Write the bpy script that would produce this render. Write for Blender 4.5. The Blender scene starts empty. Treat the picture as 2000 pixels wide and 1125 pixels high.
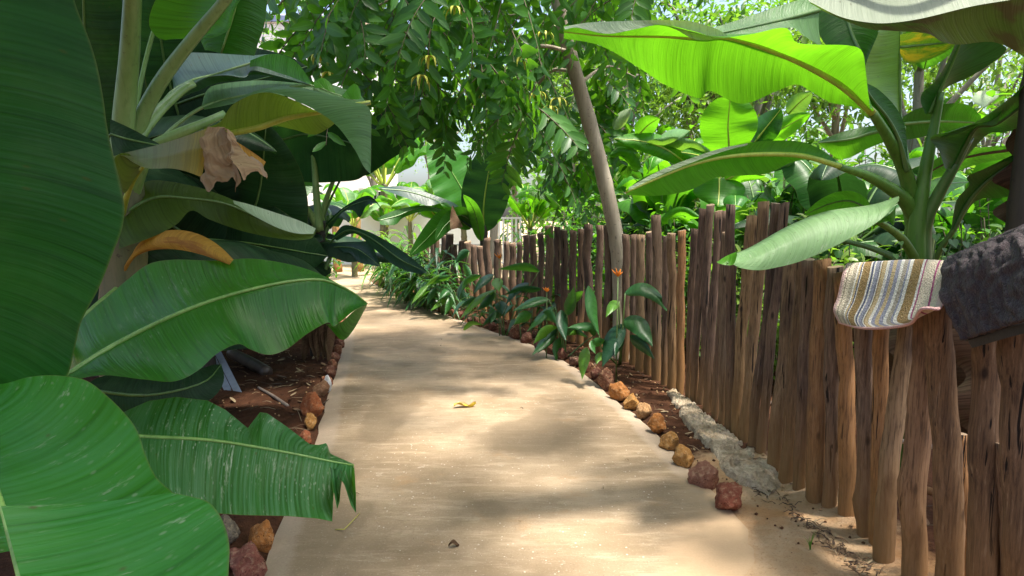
import bpy, bmesh, math, random
from mathutils import Vector, Matrix, noise as mnoise
R = math.radians
scene = bpy.context.scene
COL = scene.collection
random.seed(7)

# ---------------------------------------------------------------- camera
F = 1200.0            # focal length in pixels of the 2000 px wide frame
H = 1.45              # eye height
HY = 430.0            # horizon row
PITCH = math.atan((562.5 - HY) / F)
CAM = Vector((0, 0, H))
FW = Vector((0, math.cos(PITCH), -math.sin(PITCH)))
UP = Vector((0, math.sin(PITCH), math.cos(PITCH)))
RT = Vector((1, 0, 0))

def P(px, py, Y):
    d = RT * ((px - 1000.0) / F) - UP * ((py - 562.5) / F) + FW
    return CAM + d * (Y / d.y)

def G(px, py, z=0.0):
    d = RT * ((px - 1000.0) / F) - UP * ((py - 562.5) / F) + FW
    return CAM + d * ((z - H) / d.z)

cd = bpy.data.cameras.new("camera")
cam = bpy.data.objects.new("camera", cd)
COL.objects.link(cam)
cam.location = CAM
cam.rotation_euler = (R(90) - PITCH, 0, 0)
cd.sensor_width = 36.0
cd.lens = 36.0 * F / 2000.0
cd.clip_end = 2000.0
cd.clip_start = 0.05
scene.camera = cam

# ---------------------------------------------------------------- objects
def tag(o, label=None, cat=None, group=None, kind=None):
    if label: o["label"] = label
    if cat: o["category"] = cat
    if group: o["group"] = group
    if kind: o["kind"] = kind
    return o

WL = {}
def link(o, parent=None):
    COL.objects.link(o)
    WL[o.name] = Vector((0, 0, 0))
    if parent is not None:
        o.parent = parent
        o.matrix_parent_inverse = Matrix.Translation(-WL[parent.name])
    return o

def thing(name, loc, label, cat, group=None):
    o = bpy.data.objects.new(name, None)
    o.location = loc
    o.empty_display_size = 0.1
    COL.objects.link(o)
    WL[o.name] = Vector(loc)
    return tag(o, label, cat, group)

def mesh_obj(name, verts, faces, mats, parent=None, uvs=None, smooth=True, midx=None, attrs=None):
    """vertex coordinates are in world space"""
    me = bpy.data.meshes.new(name)
    me.from_pydata([tuple(v) for v in verts], [], faces)
    if not isinstance(mats, (list, tuple)): mats = [mats]
    for m in mats: me.materials.append(m)
    if uvs is not None:
        l = me.uv_layers.new(name="UVMap")
        flat = []
        for f in faces:
            for i in f: flat.extend(uvs[i])
        l.data.foreach_set("uv", flat)
    if midx: me.polygons.foreach_set("material_index", midx)
    if smooth: me.polygons.foreach_set("use_smooth", [True] * len(faces))
    if attrs:
        for k, vals in attrs.items():
            a = me.attributes.new(k, 'FLOAT', 'POINT')
            a.data.foreach_set("value", vals)
    me.update()
    o = bpy.data.objects.new(name, me)
    return link(o, parent)

def recenter(o, c):
    """move a world-space mesh's origin to c (before it gets children)"""
    c = Vector(c)
    o.data.transform(Matrix.Translation(-c))
    o.location = c
    WL[o.name] = c
    return o

def copy_tree(src, loc, rot=0.0, sc=1.0, label=None):
    root = src.copy(); COL.objects.link(root)
    root.location = loc; root.rotation_euler = (0, 0, rot); root.scale = (sc, sc, sc)
    if label: root["label"] = label
    for ch in list(src.children):
        c = ch.copy(); COL.objects.link(c); inv = ch.matrix_parent_inverse.copy()
        c.parent = root; c.matrix_parent_inverse = inv
        for g in list(ch.children):
            d = g.copy(); COL.objects.link(d); inv = g.matrix_parent_inverse.copy()
            d.parent = c; d.matrix_parent_inverse = inv
    return root

# ---------------------------------------------------------------- curves
def cr(pts, per=14):
    n = len(pts)
    if n < 3: return [pts[0].lerp(pts[-1], i / per) for i in range(per + 1)]
    out = []
    for i in range(n - 1):
        p1, p2 = pts[i], pts[i + 1]
        p0 = pts[i - 1] if i else p1 * 2 - p2
        p3 = pts[i + 2] if i + 2 < n else p2 * 2 - p1
        for k in range(per):
            t = k / per
            out.append(0.5 * ((2 * p1) + (p2 - p0) * t + (2 * p0 - 5 * p1 + 4 * p2 - p3) * t * t + (3 * p1 - p0 - 3 * p2 + p3) * t ** 3))
    out.append(pts[-1].copy())
    return out

def resample(pts, n):
    L = [0.0]
    for a, b in zip(pts, pts[1:]): L.append(L[-1] + (b - a).length)
    tot = L[-1] or 1e-9
    out = []; j = 0
    for i in range(n + 1):
        s = tot * i / n
        while j < len(L) - 2 and L[j + 1] < s: j += 1
        seg = L[j + 1] - L[j] or 1e-9
        out.append(pts[j].lerp(pts[j + 1], min(1.0, max(0.0, (s - L[j]) / seg))))
    return out

def line(pts, Y=None, lin=False, n=60):
    """pixel polyline with depths -> n+1 world points"""
    v = []
    m = len(pts) - 1
    for i, p in enumerate(pts):
        if len(p) == 3: y = p[2]
        elif isinstance(Y, (tuple, list)): y = Y[0] + (Y[1] - Y[0]) * i / m if len(Y) == 2 else Y[i]
        else: y = Y
        v.append(P(p[0], p[1], y))
    return resample(v if lin else cr(v), n)

def tube_geo(pts, rad, sides=8, squash=1.0, cap=True):
    """returns verts, faces ; rad a list or pair"""
    n = len(pts)
    if not isinstance(rad, list): rad = [rad[0] + (rad[1] - rad[0]) * i / (n - 1) for i in range(n)]
    V, Fc = [], []
    ref = Vector((0.3, 0.2, 1)).normalized()
    prev = None
    for i in range(n):
        t = (pts[min(i + 1, n - 1)] - pts[max(i - 1, 0)])
        t = t.normalized() if t.length > 1e-9 else Vector((0, 0, 1))
        if prev is None:
            s = t.cross(ref)
            if s.length < 1e-3: s = t.cross(Vector((1, 0, 0)))
        else:
            s = prev - t * prev.dot(t)
        s.normalize(); prev = s
        u = t.cross(s)
        for k in range(sides):
            a = 2 * math.pi * k / sides
            V.append(pts[i] + (s * math.cos(a) + u * math.sin(a) * squash) * rad[i])
    for i in range(n - 1):
        for k in range(sides):
            k2 = (k + 1) % sides
            Fc.append((i * sides + k, i * sides + k2, (i + 1) * sides + k2, (i + 1) * sides + k))
    if cap:
        Fc.append(tuple(range(sides - 1, -1, -1)))
        Fc.append(tuple((n - 1) * sides + k for k in range(sides)))
    return V, Fc

def tube(name, pts, rad, mat, parent=None, sides=8, squash=1.0):
    V, Fc = tube_geo(pts, rad, sides, squash)
    return mesh_obj(name, V, Fc, mat, parent)

class Buf:
    def __init__(s): s.V, s.F, s.U, s.M = [], [], [], []
    def add(s, V, Fc, U=None, m=0):
        b = len(s.V)
        s.V.extend(V); s.F.extend(tuple(i + b for i in f) for f in Fc)
        s.U.extend(U if U else [(0, 0)] * len(V)); s.M.extend([m] * len(Fc))
    def build(s, name, mats, parent=None, smooth=True):
        return mesh_obj(name, s.V, s.F, mats, parent, s.U, smooth, s.M)

def nz(x, y=0.0, z=0.0, oct=4):
    return mnoise.fractal(Vector((x, y, z)), 1.0, 2.0, oct)

# ---------------------------------------------------------------- materials
class M:
    def __init__(s, name):
        s.m = bpy.data.materials.new(name); s.m.use_nodes = True
        s.t = s.m.node_tree; s.t.nodes.clear()
        s.out = s.t.nodes.new('ShaderNodeOutputMaterial')
    def n(s, typ, ins=None, out=0, **kw):
        nd = s.t.nodes.new('ShaderNode' + typ)
        for k, v in kw.items(): setattr(nd, k, v)
        for k, v in (ins or {}).items():
            sk = nd.inputs[k]
            if isinstance(v, bpy.types.NodeSocket): s.t.links.new(v, sk)
            elif isinstance(v, bpy.types.Node): s.t.links.new(v.outputs[0], sk)
            else:
                if isinstance(v, (tuple, list)) and len(v) == 3 and len(sk.default_value) == 4: v = (*v, 1)
                sk.default_value = v
        return nd
    def math(s, op, a, b=0.0, c=0.0, clamp=False):
        return s.n('Math', {0: a, 1: b, 2: c}, operation=op, use_clamp=clamp).outputs[0]
    def mix(s, f, a, b, mode='MIX'):
        nd = s.n('Mix', {}, data_type='RGBA', blend_type=mode, clamp_factor=True)
        for idx, v in ((0, f), (6, a), (7, b)):
            sk = nd.inputs[idx]
            if isinstance(v, bpy.types.NodeSocket): s.t.links.new(v, sk)
            else: sk.default_value = v if idx == 0 else ((*v, 1) if len(v) == 3 else v)
        return nd.outputs[2]
    def ramp(s, f, stops, interp='LINEAR'):
        nd = s.n('ValToRGB', {0: f})
        e = nd.color_ramp; e.interpolation = interp
        while len(e.elements) < len(stops): e.elements.new(0.5)
        for el, (p, c) in zip(e.elements, stops):
            el.position = p
            if not isinstance(c, (tuple, list)): c = (c, c, c)
            el.color = (*c, 1)
        return nd.outputs[0]
    def noise(s, vec, scale, detail=4, rough=0.55, dist=0.0):
        return s.n('TexNoise', {'Vector': vec, 'Scale': scale, 'Detail': detail, 'Roughness': rough, 'Distortion': dist}).outputs[0]
    def scale(s, vec, sc, loc=(0, 0, 0)):
        return s.n('Mapping', {0: vec, 1: loc, 3: sc}).outputs[0]
    def bump(s, h, strength=0.3, dist=0.01, normal=None):
        d = {'Strength': strength, 'Distance': dist, 'Height': h}
        if normal is not None: d['Normal'] = normal
        return s.n('Bump', d).outputs[0]
    def end(s, sh):
        s.t.links.new(sh.outputs[0] if isinstance(sh, bpy.types.Node) else sh, s.out.inputs[0]); return s.m

def leaf_mat(name, c1, c2, trans, tmix=0.42, rough=0.36, spots=0.0, edge=(0.10, 0.11, 0.03), vein=0.5, under=None, blotch=None, spec=0.5, bands=1.0, pale=None):
    """uv.x = metres along the midrib, uv.y = -1..1 across"""
    m = M(name)
    uv = m.n('UVMap').outputs[0]
    sep = m.n('SeparateXYZ', {0: uv})
    v = m.math('ABSOLUTE', sep.outputs[1])
    v2 = m.math('MULTIPLY', v, v)
    s = m.math('SUBTRACT', sep.outputs[0], m.math('MULTIPLY', v2, 0.035))
    rnd = m.n('ObjectInfo').outputs[5]
    vec = m.n('CombineXYZ', {0: s, 1: m.math('MULTIPLY', sep.outputs[1], 0.12), 2: m.math('MULTIPLY', rnd, 37.0)}).outputs[0]
    fine = m.noise(m.scale(vec, (150, 4, 1)), 1.0, 2, 0.5)
    band = m.noise(m.scale(vec, (26, 6, 1)), 1.0, 3, 0.6)
    big = m.noise(m.scale(vec, (3, 6, 1)), 1.0, 2, 0.5)
    f = m.math('ADD', m.math('MULTIPLY', band, 0.75 * bands), m.math('MULTIPLY', big, 0.5))
    f = m.math('SUBTRACT', f, 0.12 + 0.37 * (bands - 1), clamp=True)
    col = m.mix(f, c1, c2)
    fv = m.ramp(fine, [(0.42, 0.0), (0.62, 1.0)])
    col = m.mix(m.math('MULTIPLY', fv, vein * 0.6), col, pale or tuple(min(1, x * 1.9 + 0.006) for x in c2))
    dk = m.ramp(fine, [(0.3, 1.0), (0.42, 0.0)])
    col = m.mix(m.math('MULTIPLY', dk, vein * 0.6), col, tuple(x * 0.45 for x in c1))
    tcol = m.mix(f, tuple(x * 0.62 for x in trans), tuple(min(1, x * 1.2) for x in trans))
    tcol = m.mix(m.math('MULTIPLY', dk, 0.45), tcol, tuple(x * 0.45 for x in trans))
    if blotch:
        b = m.noise(m.scale(vec, (5, 12, 1)), 1.0, 4, 0.6)
        bf = m.ramp(b, [(0.5, 0.0), (0.6, 1.0)])
        col = m.mix(bf, col, blotch); tcol = m.mix(bf, tcol, tuple(min(1, x * 1.4) for x in blotch))
    if spots > 0:
        vo = m.n('TexVoronoi', {'Vector': m.scale(vec, (95, 60, 1), (3.1, 0, 0)), 'Scale': 1.0}).outputs[0]
        area = m.noise(m.scale(vec, (4, 9, 1)), 1.0, 3, 0.6)
        sp = m.math('MULTIPLY', m.ramp(vo, [(0.10, 1.0), (0.22, 0.0)]), m.ramp(area, [(0.46, 0.0), (0.62, 1.0)]))
        scr = m.noise(m.scale(vec, (60, 14, 1)), 1.0, 5, 0.75)
        sp2 = m.math('MULTIPLY', m.ramp(scr, [(0.575, 0.0), (0.66, 1.0)]), m.ramp(area, [(0.4, 0.25), (0.6, 1.0)]))
        sp = m.math('MULTIPLY', m.math('MAXIMUM', sp, sp2), spots, clamp=True)
        col = m.mix(sp, col, (0.42, 0.48, 0.33))
    dsp = m.n('TexVoronoi', {'Vector': m.scale(vec, (30, 30, 1), (1.7, 4, 0)), 'Scale': 1.0}).outputs[0]
    col = m.mix(m.math('MULTIPLY', m.ramp(dsp, [(0.05, 1.0), (0.11, 0.0)]), 0.8), col, (0.05, 0.035, 0.012))
    dust = m.noise(m.scale(vec, (7, 14, 1), (2, 9, 0)), 1.0, 5, 0.7)
    col = m.mix(m.math('MULTIPLY', m.ramp(dust, [(0.48, 0.0), (0.75, 1.0)]), 0.12), col, (0.15, 0.24, 0.09))
    ef = m.ramp(v, [(0.985, 0.0), (0.997, 0.7)])
    col = m.mix(ef, col, edge)
    if under:
        geo = m.n('NewGeometry')
        col = m.mix(geo.outputs[6], col, under)
    hgt = m.math('ADD', m.math('MULTIPLY', fine, 0.5), m.math('MULTIPLY', band, 1.6))
    bp = m.bump(hgt, 0.55, 0.006)
    p = m.n('BsdfPrincipled', {'Base Color': col, 'Roughness': rough, 'Normal': bp, 'Specular IOR Level': spec})
    t = m.n('BsdfTranslucent', {0: tcol, 1: bp})
    return m.end(m.n('MixShader', {0: tmix, 1: p, 2: t}))

def simple_leaf_mat(name, c1, c2, trans, tmix=0.4, rough=0.4, scale=3.0, spec=0.45):
    """small leaves: colour differs from leaf to leaf (uv.x holds a random number per leaf, uv.y runs across)"""
    m = M(name)
    uv = m.n('UVMap').outputs[0]
    sep = m.n('SeparateXYZ', {0: uv})
    f = sep.outputs[0]
    col = m.mix(f, c1, c2)
    mid = m.ramp(m.math('ABSOLUTE', sep.outputs[1]), [(0.04, 1.0), (0.14, 0.0)])
    col = m.mix(m.math('MULTIPLY', mid, 0.5), col, tuple(min(1, x * 1.8 + .01) for x in c2))
    tc = m.mix(f, tuple(x * 0.75 for x in trans), tuple(min(1, x * 1.2) for x in trans))
    p = m.n('BsdfPrincipled', {'Base Color': col, 'Roughness': rough, 'Specular IOR Level': spec})
    t = m.n('BsdfTranslucent', {0: tc})
    return m.end(m.n('MixShader', {0: tmix, 1: p, 2: t}))

def stem_mat(name, c1, c2, dark=(0.03, 0.02, 0.012), spot=0.4, rough=0.45, sc=1.0):
    m = M(name)
    o = m.n('TexCoord').outputs[3]
    n1 = m.noise(m.scale(o, (9 * sc, 9 * sc, 1.6 * sc)), 1.0, 4, 0.6)
    n2 = m.noise(m.scale(o, (60 * sc, 60 * sc, 5 * sc)), 1.0, 3, 0.6)
    n3 = m.noise(o, 34 * sc, 3, 0.7)
    col = m.mix(m.ramp(n1, [(0.35, 0.0), (0.65, 1.0)]), c1, c2)
    col = m.mix(m.math('MULTIPLY', m.ramp(n2, [(0.52, 0.0), (0.7, 1.0)]), 0.4), col, tuple(x * 0.5 for x in c1))
    col = m.mix(m.math('MULTIPLY', m.ramp(n3, [(0.62, 0.0), (0.7, 1.0)]), spot), col, dark)
    bp = m.bump(n2, 0.4, 0.004)
    return m.end(m.n('BsdfPrincipled', {'Base Color': col, 'Roughness': rough, 'Normal': bp}))

def wood_mat(name, tones, grain=1.0, stain=True):
    m = M(name)
    o = m.n('TexCoord').outputs[3]
    rnd = m.n('ObjectInfo').outputs[5]
    off = m.n('CombineXYZ', {0: m.math('MULTIPLY', rnd, 31.0), 1: m.math('MULTIPLY', rnd, 17.0), 2: m.math('MULTIPLY', rnd, 53.0)}).outputs[0]
    ov = m.n('VectorMath', {0: o, 1: off}, operation='ADD').outputs[0]
    g = m.noise(m.scale(ov, (120, 120, 7.0)), 1.0, 5, 0.7)
    b = m.noise(m.scale(ov, (6, 6, 2.2)), 1.0, 4, 0.6)
    cr_ = m.noise(m.scale(ov, (48, 48, 2.2), (5, 3, 0)), 1.0, 3, 0.5, 0.2)
    kn = m.n('TexVoronoi', {'Vector': m.scale(ov, (9, 9, 4)), 'Scale': 1.0}).outputs[0]
    base = m.ramp(rnd, [(i / (len(tones) - 1) if len(tones) > 1 else 0, t) for i, t in enumerate(tones)])
    col = m.mix(m.ramp(b, [(0.45, 0.0), (0.8, 0.7)]), base, (0.19, 0.115, 0.066))
    col = m.mix(m.ramp(b, [(0.3, 0.75), (0.46, 0.0)]), col, (0.055, 0.035, 0.03))
    col = m.mix(m.math('MULTIPLY', m.ramp(g, [(0.48, 0.0), (0.62, 1.0)]), 0.62), col, (0.03, 0.017, 0.012))
    col = m.mix(m.math('MULTIPLY', m.ramp(g, [(0.3, 1.0), (0.44, 0.0)]), 0.4), col, (0.36, 0.26, 0.17))
    col = m.mix(m.ramp(cr_, [(0.645, 0.0), (0.665, 1.0)]), col, (0.012, 0.008, 0.006))
    col = m.mix(m.ramp(kn, [(0.05, 0.9), (0.12, 0.0)]), col, (0.02, 0.012, 0.01))
    if stain:   # splashed earth on the foot of every post
        z = m.n('SeparateXYZ', {0: o}).outputs[2]
        zz = m.math('ADD', z, m.math('MULTIPLY', m.math('SUBTRACT', b, 0.5), 0.5))
        col = m.mix(m.ramp(zz, [(0.02, 0.8), (0.55, 0.0)]), col, (0.24, 0.125, 0.042))
    h = m.math('SUBTRACT', m.math('MULTIPLY', g, 0.6), m.ramp(cr_, [(0.64, 0.0), (0.69, 1.0)]))
    bp = m.bump(h, 0.8, 0.006)
    return m.end(m.n('BsdfPrincipled', {'Base Color': col, 'Roughness': 0.8, 'Normal': bp, 'Specular IOR Level': 0.25}))

def plain(name, c, rough=0.6, var=0.25, sc=8.0, bumps=0.0, spec=0.4):
    m = M(name)
    o = m.n('TexCoord').outputs[3]
    n = m.noise(o, sc, 5, 0.6)
    col = m.mix(n, tuple(x * (1 - var) for x in c), tuple(min(1, x * (1 + var)) for x in c))
    d = {'Base Color': col, 'Roughness': rough, 'Specular IOR Level': spec}
    if bumps: d['Normal'] = m.bump(n, bumps, 0.01)
    return m.end(m.n('BsdfPrincipled', d))

# ---------------------------------------------------------------- leaves
def notched(pts, Y, ref, n):
    """edge with torn notches: points keep their place along the midrib instead of being spread by arc length"""
    a, b = Vector(ref[0][:2]), Vector(ref[-1][:2]); ab = b - a
    m = len(pts) - 1
    T = [max(0.0, min(1.0, (Vector(p[:2]) - a).dot(ab) / ab.length_squared)) for p in pts]
    T[0] = 0.0; T[-1] = 1.0
    e = 0.9 / n
    for i in range(1, m): T[i] = max(T[i], T[i - 1] + e)
    for i in range(m - 1, 0, -1): T[i] = min(T[i], T[i + 1] - e)
    W = []
    for i, p in enumerate(pts):
        y = p[2] if len(p) == 3 else (Y[0] + (Y[1] - Y[0]) * i / m)
        W.append(P(p[0], p[1], y))
    out = []; j = 0
    for i in range(n + 1):
        t = i / n
        while j < m - 1 and T[j + 1] < t: j += 1
        f = max(0, min(1, (t - T[j]) / max(1e-9, T[j + 1] - T[j])))
        out.append(W[j].lerp(W[j + 1], f))
    return out

def join(o1, *others):
    """merge further sheets of the same leaf into o1, keeping their materials"""
    bm = bmesh.new(); bm.from_mesh(o1.data)
    for o2 in others:
        n0 = len(bm.faces); base = len(o1.data.materials)
        mp = []
        for mt in o2.data.materials:
            k = o1.data.materials.find(mt.name)
            if k < 0: o1.data.materials.append(mt); k = len(o1.data.materials) - 1
            mp.append(k)
        bm.from_mesh(o2.data); bm.faces.ensure_lookup_table()
        for f in bm.faces[n0:]: f.material_index = mp[f.material_index]
        me2 = o2.data
        bpy.data.objects.remove(o2); bpy.data.meshes.remove(me2)
    bm.to_mesh(o1.data); bm.free()
    return o1

def blade(parent, rows, mat, m=1, nt=60, nv=7, belly=0.0, lin=(), name='leaf', wav=0.0, seed=0, notch=(), crumple=0.0):
    """a leaf blade lofted through rows of (pixel polyline, depths); row m is the midrib"""
    W = [line(pts, Y, lin=(i in lin), n=nt) if i not in notch else notched(pts, Y, rows[m][0], nt) for i, (pts, Y) in enumerate(rows)]
    mid = W[m]
    s = [0.0]
    for a, b in zip(mid, mid[1:]): s.append(s[-1] + (b - a).length)
    nr = len(rows); mm = max(m, nr - 1 - m)
    V, U = [], []
    cols = (nr - 1) * nv + 1
    for i in range(nt + 1):
        for c in range(cols):
            r = min(c // nv, nr - 2); k = (c - r * nv) / nv
            a, b = W[r][i], W[r + 1][i]
            p = a.lerp(b, k)
            if belly or wav:
                tg = (mid[min(i + 1, nt)] - mid[max(i - 1, 0)])
                nrm = tg.cross(b - a)
                if nrm.length > 1e-9:
                    nrm.normalize()
                    w = (b - a).length
                    p = p + nrm * (belly * w * math.sin(math.pi * k))
                    if wav:
                        d = k if r >= m else 1 - k
                        p = p + nrm * (wav * w * d * math.sin(s[i] * 21 + seed + 3 * nz(s[i] * 4, seed)))
            if crumple:
                p = p + Vector((nz(p.x * 14, p.y * 14, p.z * 14), nz(p.x * 14 + 9, p.y * 14, p.z * 14), nz(p.x * 14, p.y * 14 + 5, p.z * 14))) * crumple
            V.append(p)
            U.append((s[i] + seed * 1.7, (r + k - m) / mm if (m not in (0, nr - 1)) else (r + k - m) / (nr - 1)))
    Fc = [(i * cols + c, i * cols + c + 1, (i + 1) * cols + c + 1, (i + 1) * cols + c) for i in range(nt) for c in range(cols - 1)]
    o = mesh_obj(name, V, Fc, mat, parent, U)
    return o, mid

def rib(leafo, mid, r0, r1, mat, pet=None, sides=8, name='midrib', n=40):
    pts = mid
    if pet: pts = cr(pet + [mid[0], mid[3]], 8)[:-8] + mid[1:]
    pts = resample(pts, n)
    return tube(name, pts, (r0, r1), mat, leafo, sides)

def sleaf(parent, mid, w, Y, mat, tilt=0.0, fold=0.0, name='leaf', ribm=None, ribr=0.006, prof=None, nt=24, nv=4, seed=0, wav=0.0, bend=0.0):
    """leaf by midrib polyline in pixels and full width in pixels; tilt pushes one edge nearer and the other farther (m), fold drops both edges back (m)"""
    mp = line(mid, Y, n=nt)
    cam = CAM
    V, U = [], []
    s = [0.0]
    for a, b in zip(mp, mp[1:]): s.append(s[-1] + (b - a).length)
    tot = s[-1]
    dist = sum((p - cam).length for p in mp) / len(mp)
    wm = w / F * dist * 0.5
    for i, p in enumerate(mp):
        t = i / nt
        pr = prof(t) if prof else max(0.0, math.sin(math.pi * min(1, t ** 0.8 * 0.97 + 0.03))) ** 0.7
        tg = (mp[min(i + 1, nt)] - mp[max(i - 1, 0)]).normalized()
        view = (p - cam).normalized()
        side = tg.cross(view)
        side = side.normalized() if side.length > 1e-6 else Vector((1, 0, 0))
        for k in range(-nv, nv + 1):
            q = k / nv
            d = p + side * (q * wm * pr) + view * (tilt * q * pr + fold * q * q * pr)
            if wav: d += view * (wav * abs(q) * math.sin(s[i] * 24 + seed * 3.1 + (2 if q > 0 else 0)))
            V.append(d); U.append((s[i] + seed * 1.3, q))
    c = 2 * nv + 1
    Fc = [(i * c + k, i * c + k + 1, (i + 1) * c + k + 1, (i + 1) * c + k) for i in range(nt) for k in range(c - 1)]
    o = mesh_obj(name, V, Fc, mat, parent, U)
    if ribm: tube('midrib', resample(mp, 12), (ribr, ribr * 0.25), ribm, o, 6)
    return o
# ---------------------------------------------------------------- light
SUN = Vector((0.25, -0.14, 0.955)).normalized()          # towards the sun
EXPOSURE = 1.52
world = bpy.data.worlds.new("World"); scene.world = world; world.use_nodes = True
wt = world.node_tree
sky = wt.nodes.new('ShaderNodeTexSky'); sky.sky_type = 'NISHITA'; sky.sun_disc = False
sky.sun_elevation = math.asin(SUN.z); sky.sun_rotation = math.atan2(SUN.x, SUN.y)
sky.dust_density = 5.0; sky.air_density = 1.0; sky.ozone_density = 1.0
bgn = next(n for n in wt.nodes if n.type == 'BACKGROUND')
wt.links.new(sky.outputs[0], bgn.inputs[0]); bgn.inputs[1].default_value = 0.145
sl = bpy.data.lights.new("sun", 'SUN'); sl.energy = 4.2; sl.angle = R(5.5); sl.color = (1.0, 0.94, 0.84)
so = bpy.data.objects.new("sun", sl); COL.objects.link(so); so.location = SUN * 30
so.rotation_euler = (-SUN).to_track_quat('-Z', 'Y').to_euler()
scene.view_settings.view_transform = 'Standard'; scene.view_settings.look = 'None'
scene.view_settings.exposure = EXPOSURE; scene.view_settings.gamma = 1.0
scene.view_settings.use_curve_mapping = False
scene.cycles.max_bounces = 10; scene.cycles.diffuse_bounces = 5; scene.cycles.transmission_bounces = 6
scene.cycles.use_denoising = True
scene.cycles.sample_clamp_indirect = 8.0

# ---------------------------------------------------------------- ground and path
left_px = [(350, 1330), (430, 1240), (480, 1165), (512, 1105), (548, 1010), (590, 915), (622, 845), (640, 770), (664, 700), (672, 655), (676, 618), (668, 590), (652, 566), (620, 548), (540, 541), (300, 538)]
right_px = [(1640, 1330), (1560, 1180), (1500, 1075), (1436, 1000), (1372, 936), (1300, 865), (1240, 806), (1190, 768), (1120, 714), (1040, 672), (960, 645), (880, 617), (815, 592), (765, 570), (735, 556), (700, 540), (600, 533), (300, 528)]
LW = resample(cr([G(*p) for p in left_px]), 120)
RW = resample(cr([G(*p) for p in right_px]), 120)

_sx = {}
def side_x(poly, y):
    """x of a path edge at depth y (monotone part)"""
    k = (id(poly), y)
    if k not in _sx: _sx[k] = side_x_(poly, y)
    return _sx[k]
def side_x_(poly, y):
    for a, b in zip(poly, poly[1:]):
        if (a.y - y) * (b.y - y) <= 0 and abs(b.y - a.y) > 1e-6:
            return a.x + (b.x - a.x) * (y - a.y) / (b.y - a.y)
    return poly[0].x if y < poly[0].y else poly[-1].x

V, Fc, U = [], [], []
NA = 22
for i in range(121):
    for k in range(NA + 1):
        t = k / NA
        p = LW[i].lerp(RW[i], t)
        e = min(t, 1 - t)
        w = (RW[i] - LW[i]).length
        p.z = 0.004 * nz(p.x * 1.3, p.y * 1.3, 2.0) - (0.012 if k in (0, NA) else 0)
        if k in (0, NA): p.x += 0.025 * nz(p.y * 5.0, 3.3 + k)
        V.append(p); U.append((t * w, (1 - t) * w))
for i in range(120):
    for k in range(NA):
        a = i * (NA + 1) + k
        Fc.append((a, a + 1, a + NA + 2, a + NA + 1))
m = M("worn concrete")
o = m.n('TexCoord').outputs[3]
uvs = m.n('SeparateXYZ', {0: m.n('UVMap').outputs[0]})
ed = m.math('MINIMUM', uvs.outputs[0], uvs.outputs[1])
big = m.noise(o, 0.9, 5, 0.6)
med = m.noise(m.scale(o, (1.2, 2.6, 1)), 2.4, 6, 0.68)
brush = m.noise(m.n('Mapping', {0: o, 2: (0, 0, 0.16), 3: (9, 120, 1)}).outputs[0], 1.0, 4, 0.65)
brush2 = m.noise(m.n('Mapping', {0: o, 2: (0, 0, 0.12), 3: (3.0, 15, 1)}).outputs[0], 1.0, 5, 0.7)
fine = m.noise(o, 95, 3, 0.7)
col = m.mix(m.ramp(big, [(0.38, 0.0), (0.6, 1.0)]), (0.205, 0.145, 0.086), (0.335, 0.25, 0.162))
col = m.mix(m.ramp(med, [(0.36, 0.5), (0.5, 0.0)]), col, (0.23, 0.17, 0.10))
col = m.mix(m.math('MULTIPLY', m.ramp(brush2, [(0.5, 0.0), (0.68, 1.0)]), 0.45), col, (0.47, 0.365, 0.25))
col = m.mix(m.math('MULTIPLY', m.ramp(brush, [(0.5, 0.0), (0.72, 1.0)]), 0.28), col, (0.21, 0.155, 0.10))
scuff = m.noise(m.scale(o, (7, 9, 1), (3, 0, 0)), 1.0, 8, 0.8)
col = m.mix(m.math('MULTIPLY', m.ramp(scuff, [(0.59, 0.0), (0.65, 1.0)]), 0.5), col, (0.46, 0.38, 0.29))
rust = m.noise(m.scale(o, (2.2, 2.6, 1), (9, 4, 0)), 1.0, 5, 0.7)
col = m.mix(m.math('MULTIPLY', m.ramp(rust, [(0.58, 0.0), (0.72, 1.0)]), 0.5), col, (0.33, 0.19, 0.085))
pits = m.n('TexVoronoi', {'Vector': o, 'Scale': 21.0}).outputs[0]
col = m.mix(m.math('MULTIPLY', m.ramp(pits, [(0.05, 1.0), (0.12, 0.0)]), 0.8), col, (0.58, 0.5, 0.42))
crk = m.n('TexVoronoi', {'Vector': m.n('VectorMath', {0: o, 1: m.n('TexNoise', {'Vector': o, 'Scale': 2.0, 'Detail': 5.0}).outputs[1]}, operation='ADD').outputs[0], 'Scale': 0.55}, feature='DISTANCE_TO_EDGE').outputs[0]
col = m.mix(m.math('MULTIPLY', m.ramp(crk, [(0.0008, 0.5), (0.003, 0.0)]), 0.35), col, (0.11, 0.075, 0.045))
damp = m.noise(m.scale(o, (1.5, 1.1, 1), (7, 2, 0)), 1.0, 3, 0.5)
col = m.mix(m.math('MULTIPLY', m.ramp(damp, [(0.53, 0.0), (0.59, 1.0)]), 0.6), col, (0.165, 0.12, 0.072))
chip = m.n('TexVoronoi', {'Vector': o, 'Scale': 63.0}).outputs[0]
col = m.mix(m.math('MULTIPLY', m.ramp(chip, [(0.08, 0.8), (0.18, 0.0)]), m.ramp(med, [(0.45, 0.0), (0.6, 0.55)])), col, (0.56, 0.48, 0.39))
chip2 = m.n('TexVoronoi', {'Vector': m.scale(o, (1, 1, 1), (4, 7, 0)), 'Scale': 38.0}).outputs[0]
col = m.mix(m.math('MULTIPLY', m.ramp(chip2, [(0.06, 1.0), (0.14, 0.0)]), 0.6), col, (0.12, 0.08, 0.05))
edn = m.math('ADD', ed, m.math('MULTIPLY', m.math('SUBTRACT', med, 0.5), 0.12))
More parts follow.
